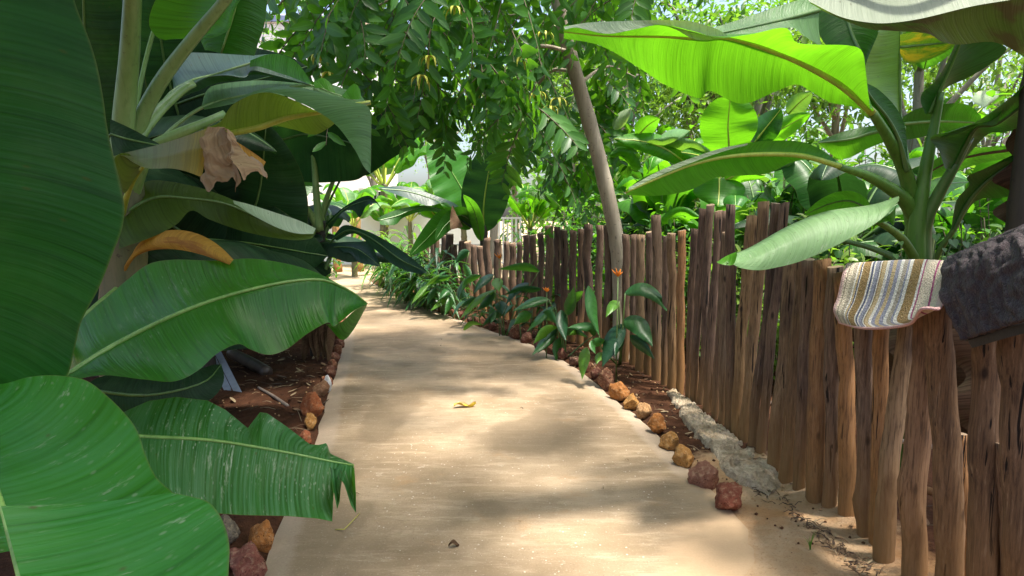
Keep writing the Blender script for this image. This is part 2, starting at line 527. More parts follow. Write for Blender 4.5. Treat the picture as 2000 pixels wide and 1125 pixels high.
col = m.mix(m.ramp(edn, [(0.02, 0.65), (0.10, 0.55), (0.14, 0.0)]), col, (0.36, 0.285, 0.215))
col = m.mix(m.math('MULTIPLY', m.ramp(fine, [(0.55, 0.0), (0.72, 1.0)]), 0.35), col, (0.16, 0.115, 0.07))
col = m.mix(m.math('MULTIPLY', m.ramp(fine, [(0.28, 1.0), (0.42, 0.0)]), 0.3), col, (0.52, 0.43, 0.32))
du = m.n('Attribute', attribute_name='dust').outputs[2]
col = m.mix(m.ramp(m.math('ADD', du, m.math('MULTIPLY', m.math('SUBTRACT', med, 0.5), 1.1)), [(0.35, 0.0), (0.8, 1.0)]), col, m.mix(fine, (0.33, 0.225, 0.13), (0.42, 0.30, 0.185)))
hh = m.math('ADD', m.math('MULTIPLY', brush, 0.5), m.math('ADD', m.math('MULTIPLY', fine, 0.25), m.math('MULTIPLY', med, 0.6)))
path_m = m.end(m.n('BsdfPrincipled', {'Base Color': col, 'Roughness': 0.78, 'Specular IOR Level': 0.3, 'Normal': m.bump(hh, 0.55, 0.008)}))
path_build = lambda: mesh_obj("path", V, Fc, path_m, None, U, attrs={"dust": [dust_at(p) for p in V]})

sand_px = [(1440, 1005), (1400, 935), (1420, 915), (1520, 930), (1610, 1000), (1700, 1070), (1770, 1130), (1900, 1260), (1900, 1500), (1480, 1330), (1380, 1180), (1390, 1100), (1410, 1040)]
SAND = [G(*p) for p in sand_px]
def inpoly(x, y, poly):
    c = False; n = len(poly)
    for i in range(n):
        a, b = poly[i], poly[i - 1]
        if (a.y > y) != (b.y > y) and x < (b.x - a.x) * (y - a.y) / (b.y - a.y) + a.x: c = not c
    return c
def dpoly(x, y, poly):
    d = 1e9; n = len(poly); p = Vector((x, y))
    for i in range(n):
        a = Vector(poly[i][:2]); b = Vector(poly[i - 1][:2]); ab = b - a
        t = max(0, min(1, (p - a).dot(ab) / max(1e-9, ab.length_squared)))
        d = min(d, (p - a - ab * t).length)
    return d

def dust_at(p):
    if p.y > 5 or p.x < 0: return 0.0
    d = dpoly(p.x, p.y, SAND)
    return 1.0 if inpoly(p.x, p.y, SAND) else max(0.0, 1 - d / 0.4)
path = path_build()
tag(path, kind="structure")

def ground_h(x, y):
    xl, xr = side_x(LW, y), side_x(RW, y)
    inside = min(x - xl, xr - x)
    bed = 0.02 + 0.035 * nz(x * 1.6, y * 1.6, 5) + 0.014 * nz(x * 9, y * 9, 1)
    if y > 15.4: bed = -0.02 + 0.01 * nz(x * 1.6, y * 1.6, 5)
    if y > 15.4 and x < 0: bed = -0.03
    h = -0.03 if inside > 0 else (-0.03 + (bed + 0.03) * min(1, -inside / 0.10))
    sd = 0.0
    if y < 6 and x > 0:
        ins = inpoly(x, y, SAND)
        d = dpoly(x, y, SAND)
        q = min(1, d / 0.42) * (1 if ins else -1)
        if ins:
            hs = -0.014 + 0.036 * q + 0.012 * nz(x * 4, y * 4, 8) + 0.004 * nz(x * 22, y * 22, 2)
            h = max(h, hs) if inside > 0 else hs * min(1, 0.4 + d * 4) + h * (1 - min(1, 0.4 + d * 4))
            sd = 1.0
        elif d < 0.35:
            sd = max(0.0, 1 - d / 0.35)
            if inside > 0: h = max(h, -0.012 - d * 0.5)
    return h, sd

xs = [-60, -25, -12] + [-7 + 0.075 * i for i in range(202)] + [12, 25, 60]
ys = [-30, -6, -1.5, 0.2] + [0.8 + 0.06 * i for i in range(100)] + [6.85 + 0.13 * i for i in range(80)] + [18, 21, 26, 34, 50, 90]
V, Fc, sa = [], [], []
for y in ys:
    for x in xs:
        if -8 < x < 9 and 0.5 < y < 17.5: h, s_ = ground_h(x, y)
        else: h, s_ = -0.03, 0.0
        V.append((x, y, h)); sa.append(s_)
nx = len(xs)
for j in range(len(ys) - 1):
    for i in range(nx - 1):
        a = j * nx + i; Fc.append((a, a + 1, a + nx + 1, a + nx))
# wide skirt out to the horizon
b = len(V)
for x, y in ((-900, -900), (900, -900), (900, 900), (-900, 900)): V.append((x, y, -0.06)); sa.append(0)
Fc.append((b, b + 1, b + 2, b + 3))
m = M("red earth")
o = m.n('TexCoord').outputs[3]
sa_ = m.n('Attribute', attribute_name='sand').outputs[2]
n1 = m.noise(o, 1.7, 6, 0.65); n2 = m.noise(o, 14, 5, 0.7); n3 = m.noise(o, 80, 3, 0.7)
soil = m.mix(m.ramp(n1, [(0.35, 0.0), (0.65, 1.0)]), (0.040, 0.018, 0.010), (0.085, 0.036, 0.019))
soil = m.mix(m.math('MULTIPLY', m.ramp(n2, [(0.5, 0.0), (0.7, 1.0)]), 0.5), soil, (0.14, 0.066, 0.032))
soil = m.mix(m.ramp(n2, [(0.3, 0.6), (0.42, 0.0)]), soil, (0.022, 0.012, 0.008))
sand = m.mix(m.ramp(n1, [(0.36, 0.0), (0.6, 1.0)]), (0.35, 0.225, 0.125), (0.42, 0.295, 0.18))
sand = m.mix(m.math('MULTIPLY', m.ramp(n2, [(0.4, 1.0), (0.55, 0.0)]), 0.35), sand, (0.31, 0.185, 0.095))
br = m.noise(m.scale(o, (1.0, 1.3, 1), (2.2, 1.7, 0)), 1.4, 4, 0.6)
sand = m.mix(m.math('MULTIPLY', m.ramp(br, [(0.48, 0.0), (0.6, 1.0)]), 0.75), sand, (0.36, 0.185, 0.075))
sand = m.mix(m.math('MULTIPLY', m.ramp(n3, [(0.57, 0.0), (0.65, 1.0)]), 0.45), sand, (0.18, 0.11, 0.06))
col = m.mix(m.ramp(m.math('ADD', sa_, m.math('MULTIPLY', m.math('SUBTRACT', n2, 0.5), 0.6)), [(0.25, 0.0), (0.55, 1.0)]), soil, sand)
y_ = m.n('SeparateXYZ', {0: o}).outputs[1]
col = m.mix(m.ramp(m.math('DIVIDE', y_, 40.0), [(0.36, 0.0), (0.40, 1.0)]), col, m.mix(n1, (0.36, 0.25, 0.16), (0.46, 0.35, 0.24)))
hh = m.math('ADD', n2, m.math('MULTIPLY', n3, 0.4))
ground_m = m.end(m.n('BsdfPrincipled', {'Base Color': col, 'Roughness': 0.95, 'Specular IOR Level': 0.1, 'Normal': m.bump(hh, 0.9, 0.02)}))
ground = mesh_obj("ground", V, Fc, ground_m, attrs={"sand": sa})
tag(ground, kind="structure")

# ---------------------------------------------------------------- log fence
wood = wood_mat("weathered log", [(0.085, 0.052, 0.032), (0.235, 0.135, 0.062), (0.175, 0.122, 0.082), (0.28, 0.17, 0.078), (0.11, 0.068, 0.05), (0.235, 0.16, 0.105), (0.245, 0.125, 0.055), (0.15, 0.108, 0.08), (0.29, 0.19, 0.10)])
wood_or = wood_mat("orange log", [(0.29, 0.135, 0.05), (0.32, 0.16, 0.06)])
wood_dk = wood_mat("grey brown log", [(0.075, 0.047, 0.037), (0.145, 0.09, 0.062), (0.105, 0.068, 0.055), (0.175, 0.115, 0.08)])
endg = plain("cut end grain", (0.30, 0.21, 0.13), 0.85, 0.45, 40)

fence = thing("log_fence", G(1270, 745), "rustic fence of upright bare logs of uneven height beside the concrete path", "fence")
rp = random.Random(11)
def post(bx, by, tx, ty, w, mat=None, bow=0.0, ttop=None, knots=2, name='post', dz=0.0, parent=None, wt=None):
    b = G(bx, by); Y = b.y
    t = P(tx, ty, Y + dz)
    r = w / F * Y * 0.5
    rt = (wt or w * 0.93) / F * Y * 0.5
    n = 26; S = 14
    sd = rp.uniform(0, 100)
    L = (t - b).length
    ks = [(rp.uniform(0.1, 0.92), rp.uniform(0, 6.28), rp.uniform(0.12, 0.3)) for _ in range(knots)]
    V = []
    b0 = b - (t - b).normalized() * 0.15
    tiltx, tilty = rp.uniform(-0.22, 0.22), rp.uniform(-0.22, 0.22)
    for i in range(n + 1):
        f = i / n
        c = b0.lerp(t, f)
        c.x += bow * math.sin(f * math.pi * 1.7) + 0.55 * r * nz(f * 2.6 + sd, 1.0)
        c.y += 0.30 * r * nz(f * 2.6 + sd, 7.0)
        rr = r + (rt - r) * f
        for k in range(S):
            a = 2 * math.pi * k / S
            q = rr * (1 + 0.16 * nz(math.cos(a) * 0.8 + sd, math.sin(a) * 0.8, f * 2.2) + 0.06 * nz(math.cos(a) * 2.6 + sd, math.sin(a) * 2.6, f * 1.2 * L))
            for kf, ka, kh in ks:
                dd = ((f - kf) * L / 0.055) ** 2 + (((a - ka + math.pi) % (2 * math.pi) - math.pi) / 0.55) ** 2
                q += rr * kh * math.exp(-dd)
            v = c + Vector((math.cos(a), math.sin(a), 0)) * q
            if i == n: v.z += (tiltx * math.cos(a) + tilty * math.sin(a)) * rr
            V.append(v)
    ctr = t.copy(); V.append(ctr + Vector((0, 0, 0.002)))
    Fc = [(i * S + k, i * S + (k + 1) % S, (i + 1) * S + (k + 1) % S, (i + 1) * S + k) for i in range(n) for k in range(S)]
    mi = [0] * len(Fc)
    for k in range(S):
        Fc.append((n * S + k, n * S + (k + 1) % S, len(V) - 1)); mi.append(1)
    o = mesh_obj(name, V, Fc, [mat or wood, endg], fence if parent is None else parent, midx=mi)
    for pnum in range(len(Fc) - S, len(Fc)): o.data.polygons[pnum].use_smooth = False
    return recenter(o, b)

POSTS = [
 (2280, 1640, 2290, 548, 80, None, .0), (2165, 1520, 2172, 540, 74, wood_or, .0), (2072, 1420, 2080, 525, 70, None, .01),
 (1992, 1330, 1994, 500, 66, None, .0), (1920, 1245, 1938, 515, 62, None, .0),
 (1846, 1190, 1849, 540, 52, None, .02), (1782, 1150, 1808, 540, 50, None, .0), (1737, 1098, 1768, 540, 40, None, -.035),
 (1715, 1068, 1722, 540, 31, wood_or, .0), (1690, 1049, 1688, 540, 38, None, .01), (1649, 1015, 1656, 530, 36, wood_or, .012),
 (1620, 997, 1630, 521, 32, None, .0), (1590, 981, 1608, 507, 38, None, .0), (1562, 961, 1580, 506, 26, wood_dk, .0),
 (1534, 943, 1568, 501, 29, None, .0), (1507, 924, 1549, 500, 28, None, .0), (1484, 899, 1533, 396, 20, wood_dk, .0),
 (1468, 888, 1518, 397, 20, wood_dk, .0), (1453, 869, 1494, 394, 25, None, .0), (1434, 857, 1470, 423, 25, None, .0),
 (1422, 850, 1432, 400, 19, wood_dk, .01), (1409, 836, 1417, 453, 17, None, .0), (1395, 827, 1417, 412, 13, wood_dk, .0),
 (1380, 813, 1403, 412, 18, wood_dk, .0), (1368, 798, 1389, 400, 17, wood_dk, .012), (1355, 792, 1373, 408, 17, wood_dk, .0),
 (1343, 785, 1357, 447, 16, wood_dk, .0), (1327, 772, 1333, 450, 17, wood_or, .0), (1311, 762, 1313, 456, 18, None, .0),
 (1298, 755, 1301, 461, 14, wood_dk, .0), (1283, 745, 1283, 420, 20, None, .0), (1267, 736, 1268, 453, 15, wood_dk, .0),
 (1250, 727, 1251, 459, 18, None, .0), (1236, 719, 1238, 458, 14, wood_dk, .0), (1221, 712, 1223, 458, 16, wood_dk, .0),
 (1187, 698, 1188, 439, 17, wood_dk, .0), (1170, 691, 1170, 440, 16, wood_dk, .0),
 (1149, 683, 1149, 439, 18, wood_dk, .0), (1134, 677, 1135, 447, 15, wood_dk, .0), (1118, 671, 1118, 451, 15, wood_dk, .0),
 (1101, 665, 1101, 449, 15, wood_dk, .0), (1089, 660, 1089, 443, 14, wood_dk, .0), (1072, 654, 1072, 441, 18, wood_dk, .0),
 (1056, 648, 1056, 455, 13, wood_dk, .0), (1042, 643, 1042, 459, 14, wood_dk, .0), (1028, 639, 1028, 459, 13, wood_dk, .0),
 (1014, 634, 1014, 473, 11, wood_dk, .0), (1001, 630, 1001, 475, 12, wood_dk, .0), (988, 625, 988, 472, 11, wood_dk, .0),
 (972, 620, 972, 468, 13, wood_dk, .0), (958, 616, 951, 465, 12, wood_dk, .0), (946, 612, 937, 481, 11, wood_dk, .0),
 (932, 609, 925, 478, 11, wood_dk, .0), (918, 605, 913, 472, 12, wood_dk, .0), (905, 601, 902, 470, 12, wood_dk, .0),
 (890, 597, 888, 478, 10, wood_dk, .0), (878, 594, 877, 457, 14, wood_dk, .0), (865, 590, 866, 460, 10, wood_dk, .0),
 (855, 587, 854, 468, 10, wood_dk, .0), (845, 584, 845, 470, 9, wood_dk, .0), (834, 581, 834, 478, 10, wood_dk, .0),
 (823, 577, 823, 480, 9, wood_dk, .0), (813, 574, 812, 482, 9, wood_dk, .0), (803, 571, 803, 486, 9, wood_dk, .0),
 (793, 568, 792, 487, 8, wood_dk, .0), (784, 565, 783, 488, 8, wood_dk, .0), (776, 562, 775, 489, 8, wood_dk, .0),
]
for i, (bx, by, tx, ty, w, mt, bow) in enumerate(POSTS):
    post(bx, by, tx, ty, w * (0.94 if w > 24 else 1.0 if bx > 1010 else 1.14), mt, bow, knots=4 if w > 30 else 2)
# props and short stumps standing just behind the row
post(1894, 1150, 1874, 846, 30, wood_or, 0, name='stump', knots=1)
post(1980, 1270, 1966, 868, 40, None, 0, name='stump', knots=3)
post(1398, 824, 1412, 690, 10, None, 0, name='stump', knots=1)
# thin rails lying behind the posts
def rail(p0, p1, r, mt, nm='rail'):
    tube(nm, [p0.lerp(p1, i / 8) + Vector((0, 0, 0.006 * nz(i * 1.3, p0.x))) for i in range(9)], (r, r * 0.8), mt, fence, 8)
greyw = plain("pale split wood", (0.36, 0.32, 0.27), 0.85, 0.4, 22, 0.5)
rail(P(1700, 850, 2.95), P(2010, 905, 2.42), 0.012, greyw)
rail(P(1690, 925, 3.0), P(2010, 1010, 2.45), 0.02, wood_dk)

# crumbling cement footing in front of the fence
Vv, Ff = [], []
top = resample(cr([G(*p) for p in [(1306, 764), (1340, 790), (1390, 832), (1440, 872), (1482, 905), (1530, 948)]]), 90)
bot = resample(cr([G(*p) for p in [(1298, 768), (1318, 804), (1345, 842), (1385, 888), (1410, 930), (1500, 968)]]), 90)
NF = 14
for i in range(91):
    for k in range(NF + 1):
        f = k / NF
        p = top[i].lerp(bot[i], f)
        if k == NF: p += (bot[i] - top[i]).normalized() * 0.05 * nz(p.x * 14, p.y * 14)
        z = 0.058 + 0.018 * nz(p.x * 9, p.y * 9, 3) + 0.016 * nz(p.x * 40, p.y * 40)
        if nz(p.x * 5, p.y * 5, 9) < -0.38: z -= 0.035
        z *= min(1, i / 6, (90 - i) / 5)
        if k == NF: z = -0.03
        elif k == NF - 1: z *= 0.75
        p.z = z + 0.0
        Vv.append(p)
for i in range(90):
    for k in range(NF):
        a = i * (NF + 1) + k; Ff.append((a, a + NF + 1, a + NF + 2, a + 1))
m = M("crumbling cement")
o = m.n('TexCoord').outputs[3]
n1 = m.noise(o, 7, 6, 0.7); n2 = m.noise(o, 60, 4, 0.7)
col = m.mix(m.ramp(n1, [(0.35, 0.0), (0.62, 1.0)]), (0.32, 0.24, 0.15), (0.58, 0.48, 0.35))
col = m.mix(m.math('MULTIPLY', m.ramp(n2, [(0.5, 0.0), (0.62, 1.0)]), 0.4), col, (0.13, 0.10, 0.07))
cem_m = m.end(m.n('BsdfPrincipled', {'Base Color': col, 'Roughness': 0.95, 'Specular IOR Level': 0.1, 'Normal': m.bump(m.math('ADD', n1, n2), 1.0, 0.02)}))
foot = mesh_obj("cement_footing", Vv, Ff, cem_m, smooth=False)
tag(foot, "broken strip of pale crumbling cement along the foot of the log fence", "footing")
slab2 = None

# ---------------------------------------------------------------- stones along the path
m = M("laterite")
o = m.n('TexCoord').outputs[3]
oc = m.n('ObjectInfo').outputs[1]
n1 = m.noise(o, 9, 6, 0.7); n2 = m.noise(o, 42, 4, 0.7)
vo = m.n('TexVoronoi', {'Vector': m.n('VectorMath', {0: o, 1: m.n('TexNoise', {'Vector': o, 'Scale': 12.0}).outputs[1]}, operation='ADD').outputs[0], 'Scale': 26.0}).outputs[0]
col = m.mix(m.ramp(n1, [(0.35, 0.55), (0.6, 0.0)]), oc, m.mix(0.8, oc, (0.05, 0.015, 0.012)))
col = m.mix(m.math('MULTIPLY', m.ramp(n2, [(0.5, 0.0), (0.66, 1.0)]), 0.55), col, m.mix(0.5, oc, (0.55, 0.42, 0.25)))
pit = m.ramp(vo, [(0.12, 1.0), (0.3, 0.0)])
col = m.mix(m.math('MULTIPLY', pit, m.ramp(n1, [(0.4, 0.0), (0.55, 1.0)])), col, (0.03, 0.012, 0.008))
hh = m.math('SUBTRACT', m.math('ADD', n1, m.math('MULTIPLY', n2, 0.5)), pit)
later = m.end(m.n('BsdfPrincipled', {'Base Color': col, 'Roughness': 0.92, 'Specular IOR Level': 0.15, 'Normal': m.bump(hh, 1.0, 0.012)}))
def stone(px, py, w, h, color, label, group=None, sd=0, depth=0.9, sub=4, rot=0.0, rough=0.35):
    """px,py: pixel of the stone's foot centre; w,h in pixels"""
    g = G(px, py)
    rx, rz = w / F * g.y * 0.5 * 1.04, h / F * g.y * 0.5 * 1.2
    bm = bmesh.new(); bmesh.ops.create_icosphere(bm, subdivisions=sub, radius=1.0)
    rm = Matrix.Rotation(rot, 3, 'Y')
    for v in bm.verts:
        p = v.co.copy()
        # faceted: clamp against a few random planes
        rr = random.Random(sd)
        for _ in range(12):
            nrm = Vector((rr.uniform(-1, 1), rr.uniform(-1, 1), rr.uniform(-1, 1))).normalized()
            d = rr.uniform(0.5, 0.9)
            e = p.dot(nrm) - d
            if e > 0: p -= nrm * e * 0.85
        q = p * (1 + rough * 0.5 * nz(p.x * 1.6 + sd, p.y * 1.6, p.z * 1.6) + 0.09 * nz(p.x * 6 + sd, p.y * 6, p.z * 6) - 0.10 * max(0, nz(p.x * 9, p.y * 9 + sd, p.z * 9)))
        q = rm @ q
        v.co = Vector((q.x * rx, q.y * rx * depth, q.z * rz))
    me = bpy.data.meshes.new("laterite_stone"); bm.to_mesh(me); bm.free()
    me.polygons.foreach_set("use_smooth", [True] * len(me.polygons)); me.materials.append(later)
    o = bpy.data.objects.new("laterite_stone", me); COL.objects.link(o)
    o.location = (g.x, g.y, rz * 0.52)
    o.color = (*color, 1)
    return tag(o, label, "stone", group or "rough stones edging the path")
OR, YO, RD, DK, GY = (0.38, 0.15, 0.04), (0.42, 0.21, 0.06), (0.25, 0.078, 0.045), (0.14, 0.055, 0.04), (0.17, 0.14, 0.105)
PK = (0.30, 0.135, 0.085)
ST = [
 (1424, 990, 66, 56, RD, "dark red wedge of laterite ending the stone row at the loose sand", 0.5),
 (1376, 945, 62, 52, PK, "pinkish red broken stone just behind the red wedge at the row's end", 0.2),
 (1338, 906, 46, 44, YO, "yellow ochre pitted stone, third from the sandy end of the row", 0.0),
 (1307, 872, 42, 38, (0.34, 0.17, 0.05), "mottled brown and ochre stone, fourth from the sandy end of the row", 0.3),
 (1281, 842, 40, 40, OR, "rounded rust orange stone, fifth from the sandy end of the row", 0.1),
 (1256, 812, 32, 34, (0.32, 0.18, 0.08), "small greyish brown stone between two orange ones beside the path", 0.6),
 (1234, 796, 34, 34, YO, "bright ochre stone second after the row's shaded start by the big leaves", 0.2),
 (1210, 777, 42, 38, OR, "bright orange stone where the row leaves the shade of the broad leaves", 0.0),
 (1184, 757, 36, 50, (0.17, 0.075, 0.045), "long dark brown stone under the hanging lime green leaf", 0.7),
 (508, 1066, 60, 68, OR, "round orange pitted stone below the tattered banana leaf", 0.0),
 (482, 1124, 78, 76, (0.23, 0.085, 0.06), "dark maroon stone below the orange one, at the path's corner by the big leaf", 0.4),
 (440, 1062, 66, 72, GY, "smooth grey stone behind the round orange one beside the path", 0.1),
 (612, 812, 48, 54, (0.40, 0.13, 0.05), "large orange red stone standing at the shady path edge by the red soil", 0.1),
 (606, 836, 30, 34, YO, "small ochre stone below the large orange red one", 0.0),
 (597, 862, 30, 30, (0.33, 0.11, 0.05), "small rusty stone behind the tattered leaf, lowest of three", 0.3),
 (626, 771, 32, 36, (0.25, 0.13, 0.07), "brown stone beside the white mortar blob at the shady path edge", 0.3),
]
for i, (px, py, w, h, c, lb, rt) in enumerate(ST): stone(px, py, w, h, c, lb, None, i + 3, 0.9, 4, rt)
rs_ = random.Random(5)
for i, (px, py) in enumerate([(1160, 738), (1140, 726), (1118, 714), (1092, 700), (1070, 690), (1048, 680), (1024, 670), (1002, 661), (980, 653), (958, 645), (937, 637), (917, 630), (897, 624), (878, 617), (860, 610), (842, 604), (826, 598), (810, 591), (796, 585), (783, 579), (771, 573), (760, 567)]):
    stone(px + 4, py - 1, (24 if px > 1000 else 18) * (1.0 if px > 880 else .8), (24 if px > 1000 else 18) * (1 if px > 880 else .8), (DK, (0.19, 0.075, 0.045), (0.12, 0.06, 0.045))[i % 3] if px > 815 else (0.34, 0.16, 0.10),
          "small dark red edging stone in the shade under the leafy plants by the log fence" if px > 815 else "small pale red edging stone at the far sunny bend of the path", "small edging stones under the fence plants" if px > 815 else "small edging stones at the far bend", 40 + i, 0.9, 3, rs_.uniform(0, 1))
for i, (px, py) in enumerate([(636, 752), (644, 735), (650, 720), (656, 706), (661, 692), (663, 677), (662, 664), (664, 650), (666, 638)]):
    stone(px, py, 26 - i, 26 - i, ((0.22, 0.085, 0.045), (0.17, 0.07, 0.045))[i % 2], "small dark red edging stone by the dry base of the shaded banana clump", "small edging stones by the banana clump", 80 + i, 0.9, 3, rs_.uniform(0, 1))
mort = plain("white mortar", (0.55, 0.53, 0.52), 0.95, 0.3, 30, 1.0)
s_ = stone(640, 762, 18, 34, (0.6, 0.58, 0.57), "blob of whitish mortar at the shady path edge between two stones", "mortar lumps", 99, 0.8, 3)
s_.name = "mortar_lump"; s_["category"] = "mortar"; s_.data.materials[0] = mort; del s_["group"]
# ---------------------------------------------------------------- leaf materials
LD = leaf_mat("banana leaf dark", (0.009, 0.046, 0.007), (0.020, 0.092, 0.010), (0.06, 0.24, 0.008), 0.38, 0.4, spec=.3)
LM = leaf_mat("banana leaf green", (0.014, 0.088, 0.012), (0.034, 0.160, 0.018), (0.13, 0.42, 0.015), 0.45, 0.38, spec=.35)
LS = leaf_mat("banana leaf scratched", (0.012, 0.112, 0.011), (0.030, 0.200, 0.016), (0.10, 0.46, 0.012), 0.38, 0.38, spots=.8, vein=0.45, spec=.28, pale=(0.07, 0.27, 0.09))
LT = leaf_mat("banana leaf tattered", (0.012, 0.080, 0.018), (0.024, 0.135, 0.024), (0.11, 0.42, 0.012), 0.36, 0.40, spots=0.75, vein=0.9, spec=.28, pale=(0.10, 0.24, 0.12))
LB = leaf_mat("banana leaf backlit", (0.035, 0.150, 0.010), (0.065, 0.220, 0.014), (0.17, 0.52, 0.010), 0.55, 0.42, spec=.35, bands=1.3)
LG = leaf_mat("banana leaf waxy", (0.075, 0.170, 0.060), (0.120, 0.240, 0.095), (0.20, 0.42, 0.03), 0.34, 0.45, spec=.35, spots=0.25, vein=0.35)
LW_ = leaf_mat("banana leaf pale top", (0.26, 0.36, 0.22), (0.36, 0.45, 0.29), (0.25, 0.45, 0.06), 0.3, 0.42, spots=0.5, vein=0.3)
LO = leaf_mat("banana leaf olive", (0.045, 0.075, 0.014), (0.085, 0.120, 0.018), (0.22, 0.33, 0.02), 0.45, 0.4)
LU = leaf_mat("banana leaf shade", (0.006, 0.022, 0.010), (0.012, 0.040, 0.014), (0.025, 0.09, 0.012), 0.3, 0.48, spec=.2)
LYP = leaf_mat("banana leaf yellow blotched", (0.06, 0.16, 0.02), (0.09, 0.21, 0.02), (0.32, 0.5, 0.03), 0.55, 0.4, blotch=(0.62, 0.42, 0.02))
DRY = leaf_mat("withered leaf", (0.26, 0.165, 0.085), (0.37, 0.26, 0.145), (0.35, 0.2, 0.1), 0.3, 0.75, edge=(0.2, 0.1, 0.05), vein=0.3, spec=0.2, bands=.4, blotch=(0.30, 0.22, 0.15))
ORD = leaf_mat("orange dying leaf", (0.33, 0.165, 0.025), (0.44, 0.25, 0.035), (0.5, 0.24, 0.03), 0.35, 0.6, edge=(0.2, 0.09, 0.03), vein=0.4, spec=0.25, bands=.4, blotch=(0.28, 0.12, 0.02))
BRN = leaf_mat("dead brown leaf", (0.045, 0.026, 0.016), (0.10, 0.058, 0.032), (0.06, 0.03, 0.015), 0.25, 0.8, edge=(0.06, 0.03, 0.02), vein=0.6, spec=0.15, bands=.5)

def grad_leaf():
    """green blade that turns grey green, then yellow towards its withered end"""
    m = M("yellowing banana leaf")
    sep = m.n('SeparateXYZ', {0: m.n('UVMap').outputs[0]})
    s, v = sep.outputs[0], sep.outputs[1]
    vec = m.n('CombineXYZ', {0: s, 1: m.math('MULTIPLY', v, 0.12), 2: 0.3}).outputs[0]
    n = m.noise(m.scale(vec, (22, 10, 1)), 1.0, 4, 0.65)
    fine = m.noise(m.scale(vec, (170, 4, 1)), 1.0, 2, 0.5)
    q = m.math('ADD', m.math('DIVIDE', s, 0.36), m.math('MULTIPLY', m.math('SUBTRACT', n, 0.5), 0.35))
    col = m.ramp(q, [(0.0, (0.14, 0.15, 0.03)), (0.25, (0.14, 0.19, 0.06)), (0.6, (0.20, 0.19, 0.075)), (0.8, (0.30, 0.24, 0.04)), (0.93, (0.62, 0.33, 0.02))])
    col = m.mix(m.math('MULTIPLY', m.ramp(fine, [(0.4, 1.0), (0.5, 0.0)]), 0.3), col, (0.09, 0.08, 0.03))
    p = m.n('BsdfPrincipled', {'Base Color': col, 'Roughness': 0.45, 'Normal': m.bump(n, 0.3, 0.005)})
    t = m.n('BsdfTranslucent', {0: col})
    return m.end(m.n('MixShader', {0: 0.4, 1: p, 2: t}))
LGR = grad_leaf()
RIBG = stem_mat("midrib green", (0.12, 0.24, 0.05), (0.19, 0.33, 0.08), (0.06, 0.05, 0.02), 0.15, 0.4, 2.0)
RIBY = stem_mat("midrib yellow green", (0.30, 0.40, 0.05), (0.42, 0.48, 0.08), (0.14, 0.10, 0.02), 0.2, 0.4, 2.0)
PETM = stem_mat("leaf stalk", (0.13, 0.235, 0.06), (0.215, 0.33, 0.115), (0.05, 0.04, 0.015), 0.5, 0.36)
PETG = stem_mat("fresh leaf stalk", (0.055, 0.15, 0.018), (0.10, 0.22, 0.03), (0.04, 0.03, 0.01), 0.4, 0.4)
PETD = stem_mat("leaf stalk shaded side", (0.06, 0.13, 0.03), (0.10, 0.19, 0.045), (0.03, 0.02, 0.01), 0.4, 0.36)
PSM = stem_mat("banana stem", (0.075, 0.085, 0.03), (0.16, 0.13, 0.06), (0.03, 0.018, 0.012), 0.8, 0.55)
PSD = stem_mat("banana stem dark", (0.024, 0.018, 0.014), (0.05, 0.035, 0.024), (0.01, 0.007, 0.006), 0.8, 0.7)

def stem_geo(name, pts, r0, r1, mat, parent):
    """pseudostem wrapped in overlapping leaf sheaths"""
    pts = resample(cr(pts) if len(pts) > 2 else cr(pts), 40)
    sd = pts[0].x * 7
    rad = [(r0 + (r1 - r0) * i / 40) * (1 + 0.07 * nz(i * 0.35, sd) + (0.10 if (i % 9) == 0 else 0)) for i in range(41)]
    return tube(name, pts, rad, mat, parent, 18)

big_leaf_later = []
GA = "big banana plants crowding over the path"
# ---- nearest plant, its clump stands beside the camera
nearp = thing("banana_plant", (-1.85, 0.85, 0), "closest banana plant, with a huge dark hanging leaf and a scratched bright leaf below it", "banana plant", GA)
stem_geo("pseudostem", [Vector((-1.85, .85, -.05)), Vector((-1.82, .87, .9)), Vector((-1.74, .9, 1.7))], .10, .065, PSM, nearp)
o, md = blade(nearp, [
    ([(-420, -60), (-440, 200), (-430, 450), (-380, 650), (-140, 840)], (0.92, 1.0)),
    ([(-150, -160), (-165, 60), (-170, 260), (-165, 470), (-150, 640), (-95, 830)], (0.95, 1.12)),
    ([(105, -130), (150, 10), (180, 95), (198, 170), (214, 270), (233, 355), (243, 405), (238, 450), (222, 492), (194, 560), (160, 625), (146, 680), (128, 740), (70, 800), (-60, 828)], (1.28, 1.2))], LD, 1, 90, 12, belly=-0.10, wav=0.008, seed=1)
o.data.materials[0] = leaf_mat("banana leaf hanging", (0.0035, 0.024, 0.008), (0.008, 0.052, 0.012), (0.05, 0.27, 0.012), 0.42, 0.55, vein=0.5, bands=1.6, spec=.2)
rib(o, md, .016, .006, RIBG, [Vector((-1.74, .9, 1.65)), Vector((-1.6, .92, 2.05)), Vector((-1.25, .94, 2.15))])
o, md = blade(nearp, [
    ([(-200, 1100), (-260, 950), (-250, 820), (-75, 742)], (1.0, 1.15)),
    ([(25, 1075), (5, 1000), (-30, 890), (-58, 800), (-72, 742)], (0.93, 1.13)),
    ([(440, 1075), (400, 1015), (338, 962), (305, 930), (284, 885), (273, 850), (254, 818), (212, 775), (168, 743), (112, 733), (58, 736), (0, 750), (-68, 742)], (0.95, 1.12))], LS, 1, 80, 12, belly=0.06, wav=0.006, seed=2)
o2, _ = blade(None, [
    ([(95, 1400), (60, 1200), (38, 1118), (2, 988)], (0.72, 0.86)),
    ([(440, 1400), (446, 1230), (447, 1125), (449, 1070), (441, 1030), (424, 998), (398, 976), (335, 962)], (0.76, 0.90))], LS, 0, 60, 14, belly=0.10, wav=0.006, seed=2)
